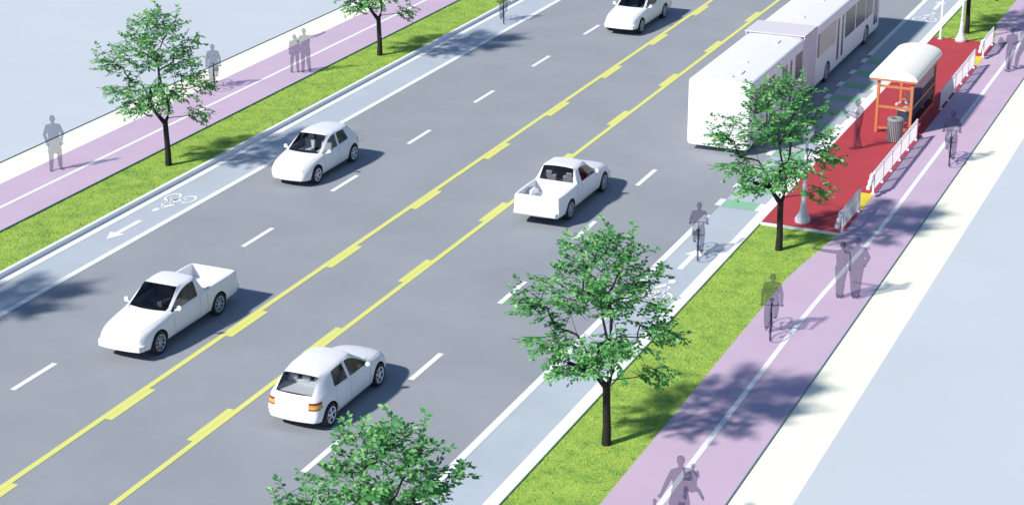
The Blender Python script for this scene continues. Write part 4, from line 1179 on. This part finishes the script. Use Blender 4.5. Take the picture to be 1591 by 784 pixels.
person('person in a wide stride at the right edge beside the box carrier', (-11.62, 79.35, ZP), rb, 1.98,
       dict(anL=(-.12, .30, .09), knL=(-.11, .24, .5), anR=(.12, -.34, .12), knR=(.11, -.02, .5), toeR=(.13, -.2, .05), wrL=(-.28, .25, .98), wrR=(.3, -.2, .95), elR=(.26, -.14, 1.16)), slim=1.08)
ra = away(-12.0, 36.85)
person('adult walking at the bottom edge of the right path carrying a child on the hip', (-12.02, 36.90, ZP), ra + .25, 1.82,
       dict(wrL=(-.40, .02, .88), elL=(-.31, -.03, 1.14), elR=(.24, .10, 1.15), wrR=(.20, .28, 1.05), anL=(-.12, -.15, .09), anR=(.1, .2, .09), knL=(-.1, .0, .5), knR=(.1, .2, .52)), hat=True, skirt_len=.6, slim=1.02)
person('small child carried on the adult at the bottom edge, legs dangling', (-11.76, 36.98, ZP + .60), ra + .25, 1.05,
       dict(pel=(0, -.02, .72), chest=(0, -.02, 1.15), neck=(0, 0, 1.4), hipL=(-.12, .0, .72), hipR=(.12, 0, .72), knL=(-.2, .25, .62), knR=(.30, .16, .52), anL=(-.2, .22, .25), anR=(.45, .1, .22), elL=(-.26, .15, 1.2), wrL=(-.24, .34, 1.3), elR=(.24, .1, 1.15), wrR=(.15, .3, 1.2)))
person('child at the bottom edge of whom only the top of the head shows', (-12.40, 36.28, ZP), ra, .98)

# ------------------------------------------------------------------ light, camera
AZ, EL = 33.0, 40.0
sun = bpy.data.lights.new('sun', 'SUN'); sun.energy = 5.0; sun.angle = R(3.0); sun.color = (1.0, .955, .89)
so = bpy.data.objects.new('sun', sun); C.objects.link(so)
dirv = Vector((math.sin(R(AZ)) * math.cos(R(EL)), math.cos(R(AZ)) * math.cos(R(EL)), -math.sin(R(EL))))
so.rotation_euler = dirv.to_track_quat('-Z', 'Y').to_euler(); so.location = (-60, -40, 60)
wd = bpy.data.worlds.new('World'); scene.world = wd; wd.use_nodes = True
nt = wd.node_tree; nt.nodes.clear()
sky = nt.nodes.new('ShaderNodeTexSky'); sky.sky_type = 'NISHITA'; sky.sun_disc = False; sky.sun_elevation = R(EL); sky.sun_rotation = R(180 + AZ)
sky.air_density = 1.2; sky.ozone_density = 1.6; sky.dust_density = .4
bg = nt.nodes.new('ShaderNodeBackground'); bg.inputs[1].default_value = 0.085
ow = nt.nodes.new('ShaderNodeOutputWorld'); hs = nt.nodes.new('ShaderNodeMix'); hs.data_type = 'RGBA'; hs.blend_type = 'MULTIPLY'; hs.inputs[0].default_value = 1; hs.inputs[7].default_value = (.84, .97, 1.16, 1); nt.links.new(sky.outputs[0], hs.inputs[6]); nt.links.new(hs.outputs[2], bg.inputs[0]); nt.links.new(bg.outputs[0], ow.inputs[0])

cam = bpy.data.cameras.new('camera'); cam.sensor_fit = 'HORIZONTAL'; cam.sensor_width = 36; cam.lens = 3000 / 1591 * 36; cam.clip_end = 6000; cam.clip_start = .5
co = bpy.data.objects.new('camera', cam); C.objects.link(co); co.location = (0, 0, 21.5)
co.rotation_euler = (R(90 - 20.80679), 0, R(23.62086))
scene.camera = co
scene.view_settings.view_transform = 'Standard'; scene.view_settings.look = 'None'; scene.view_settings.exposure = 0; scene.view_settings.gamma = 1
scene.cycles.transparent_max_bounces = 24; scene.cycles.max_bounces = 8
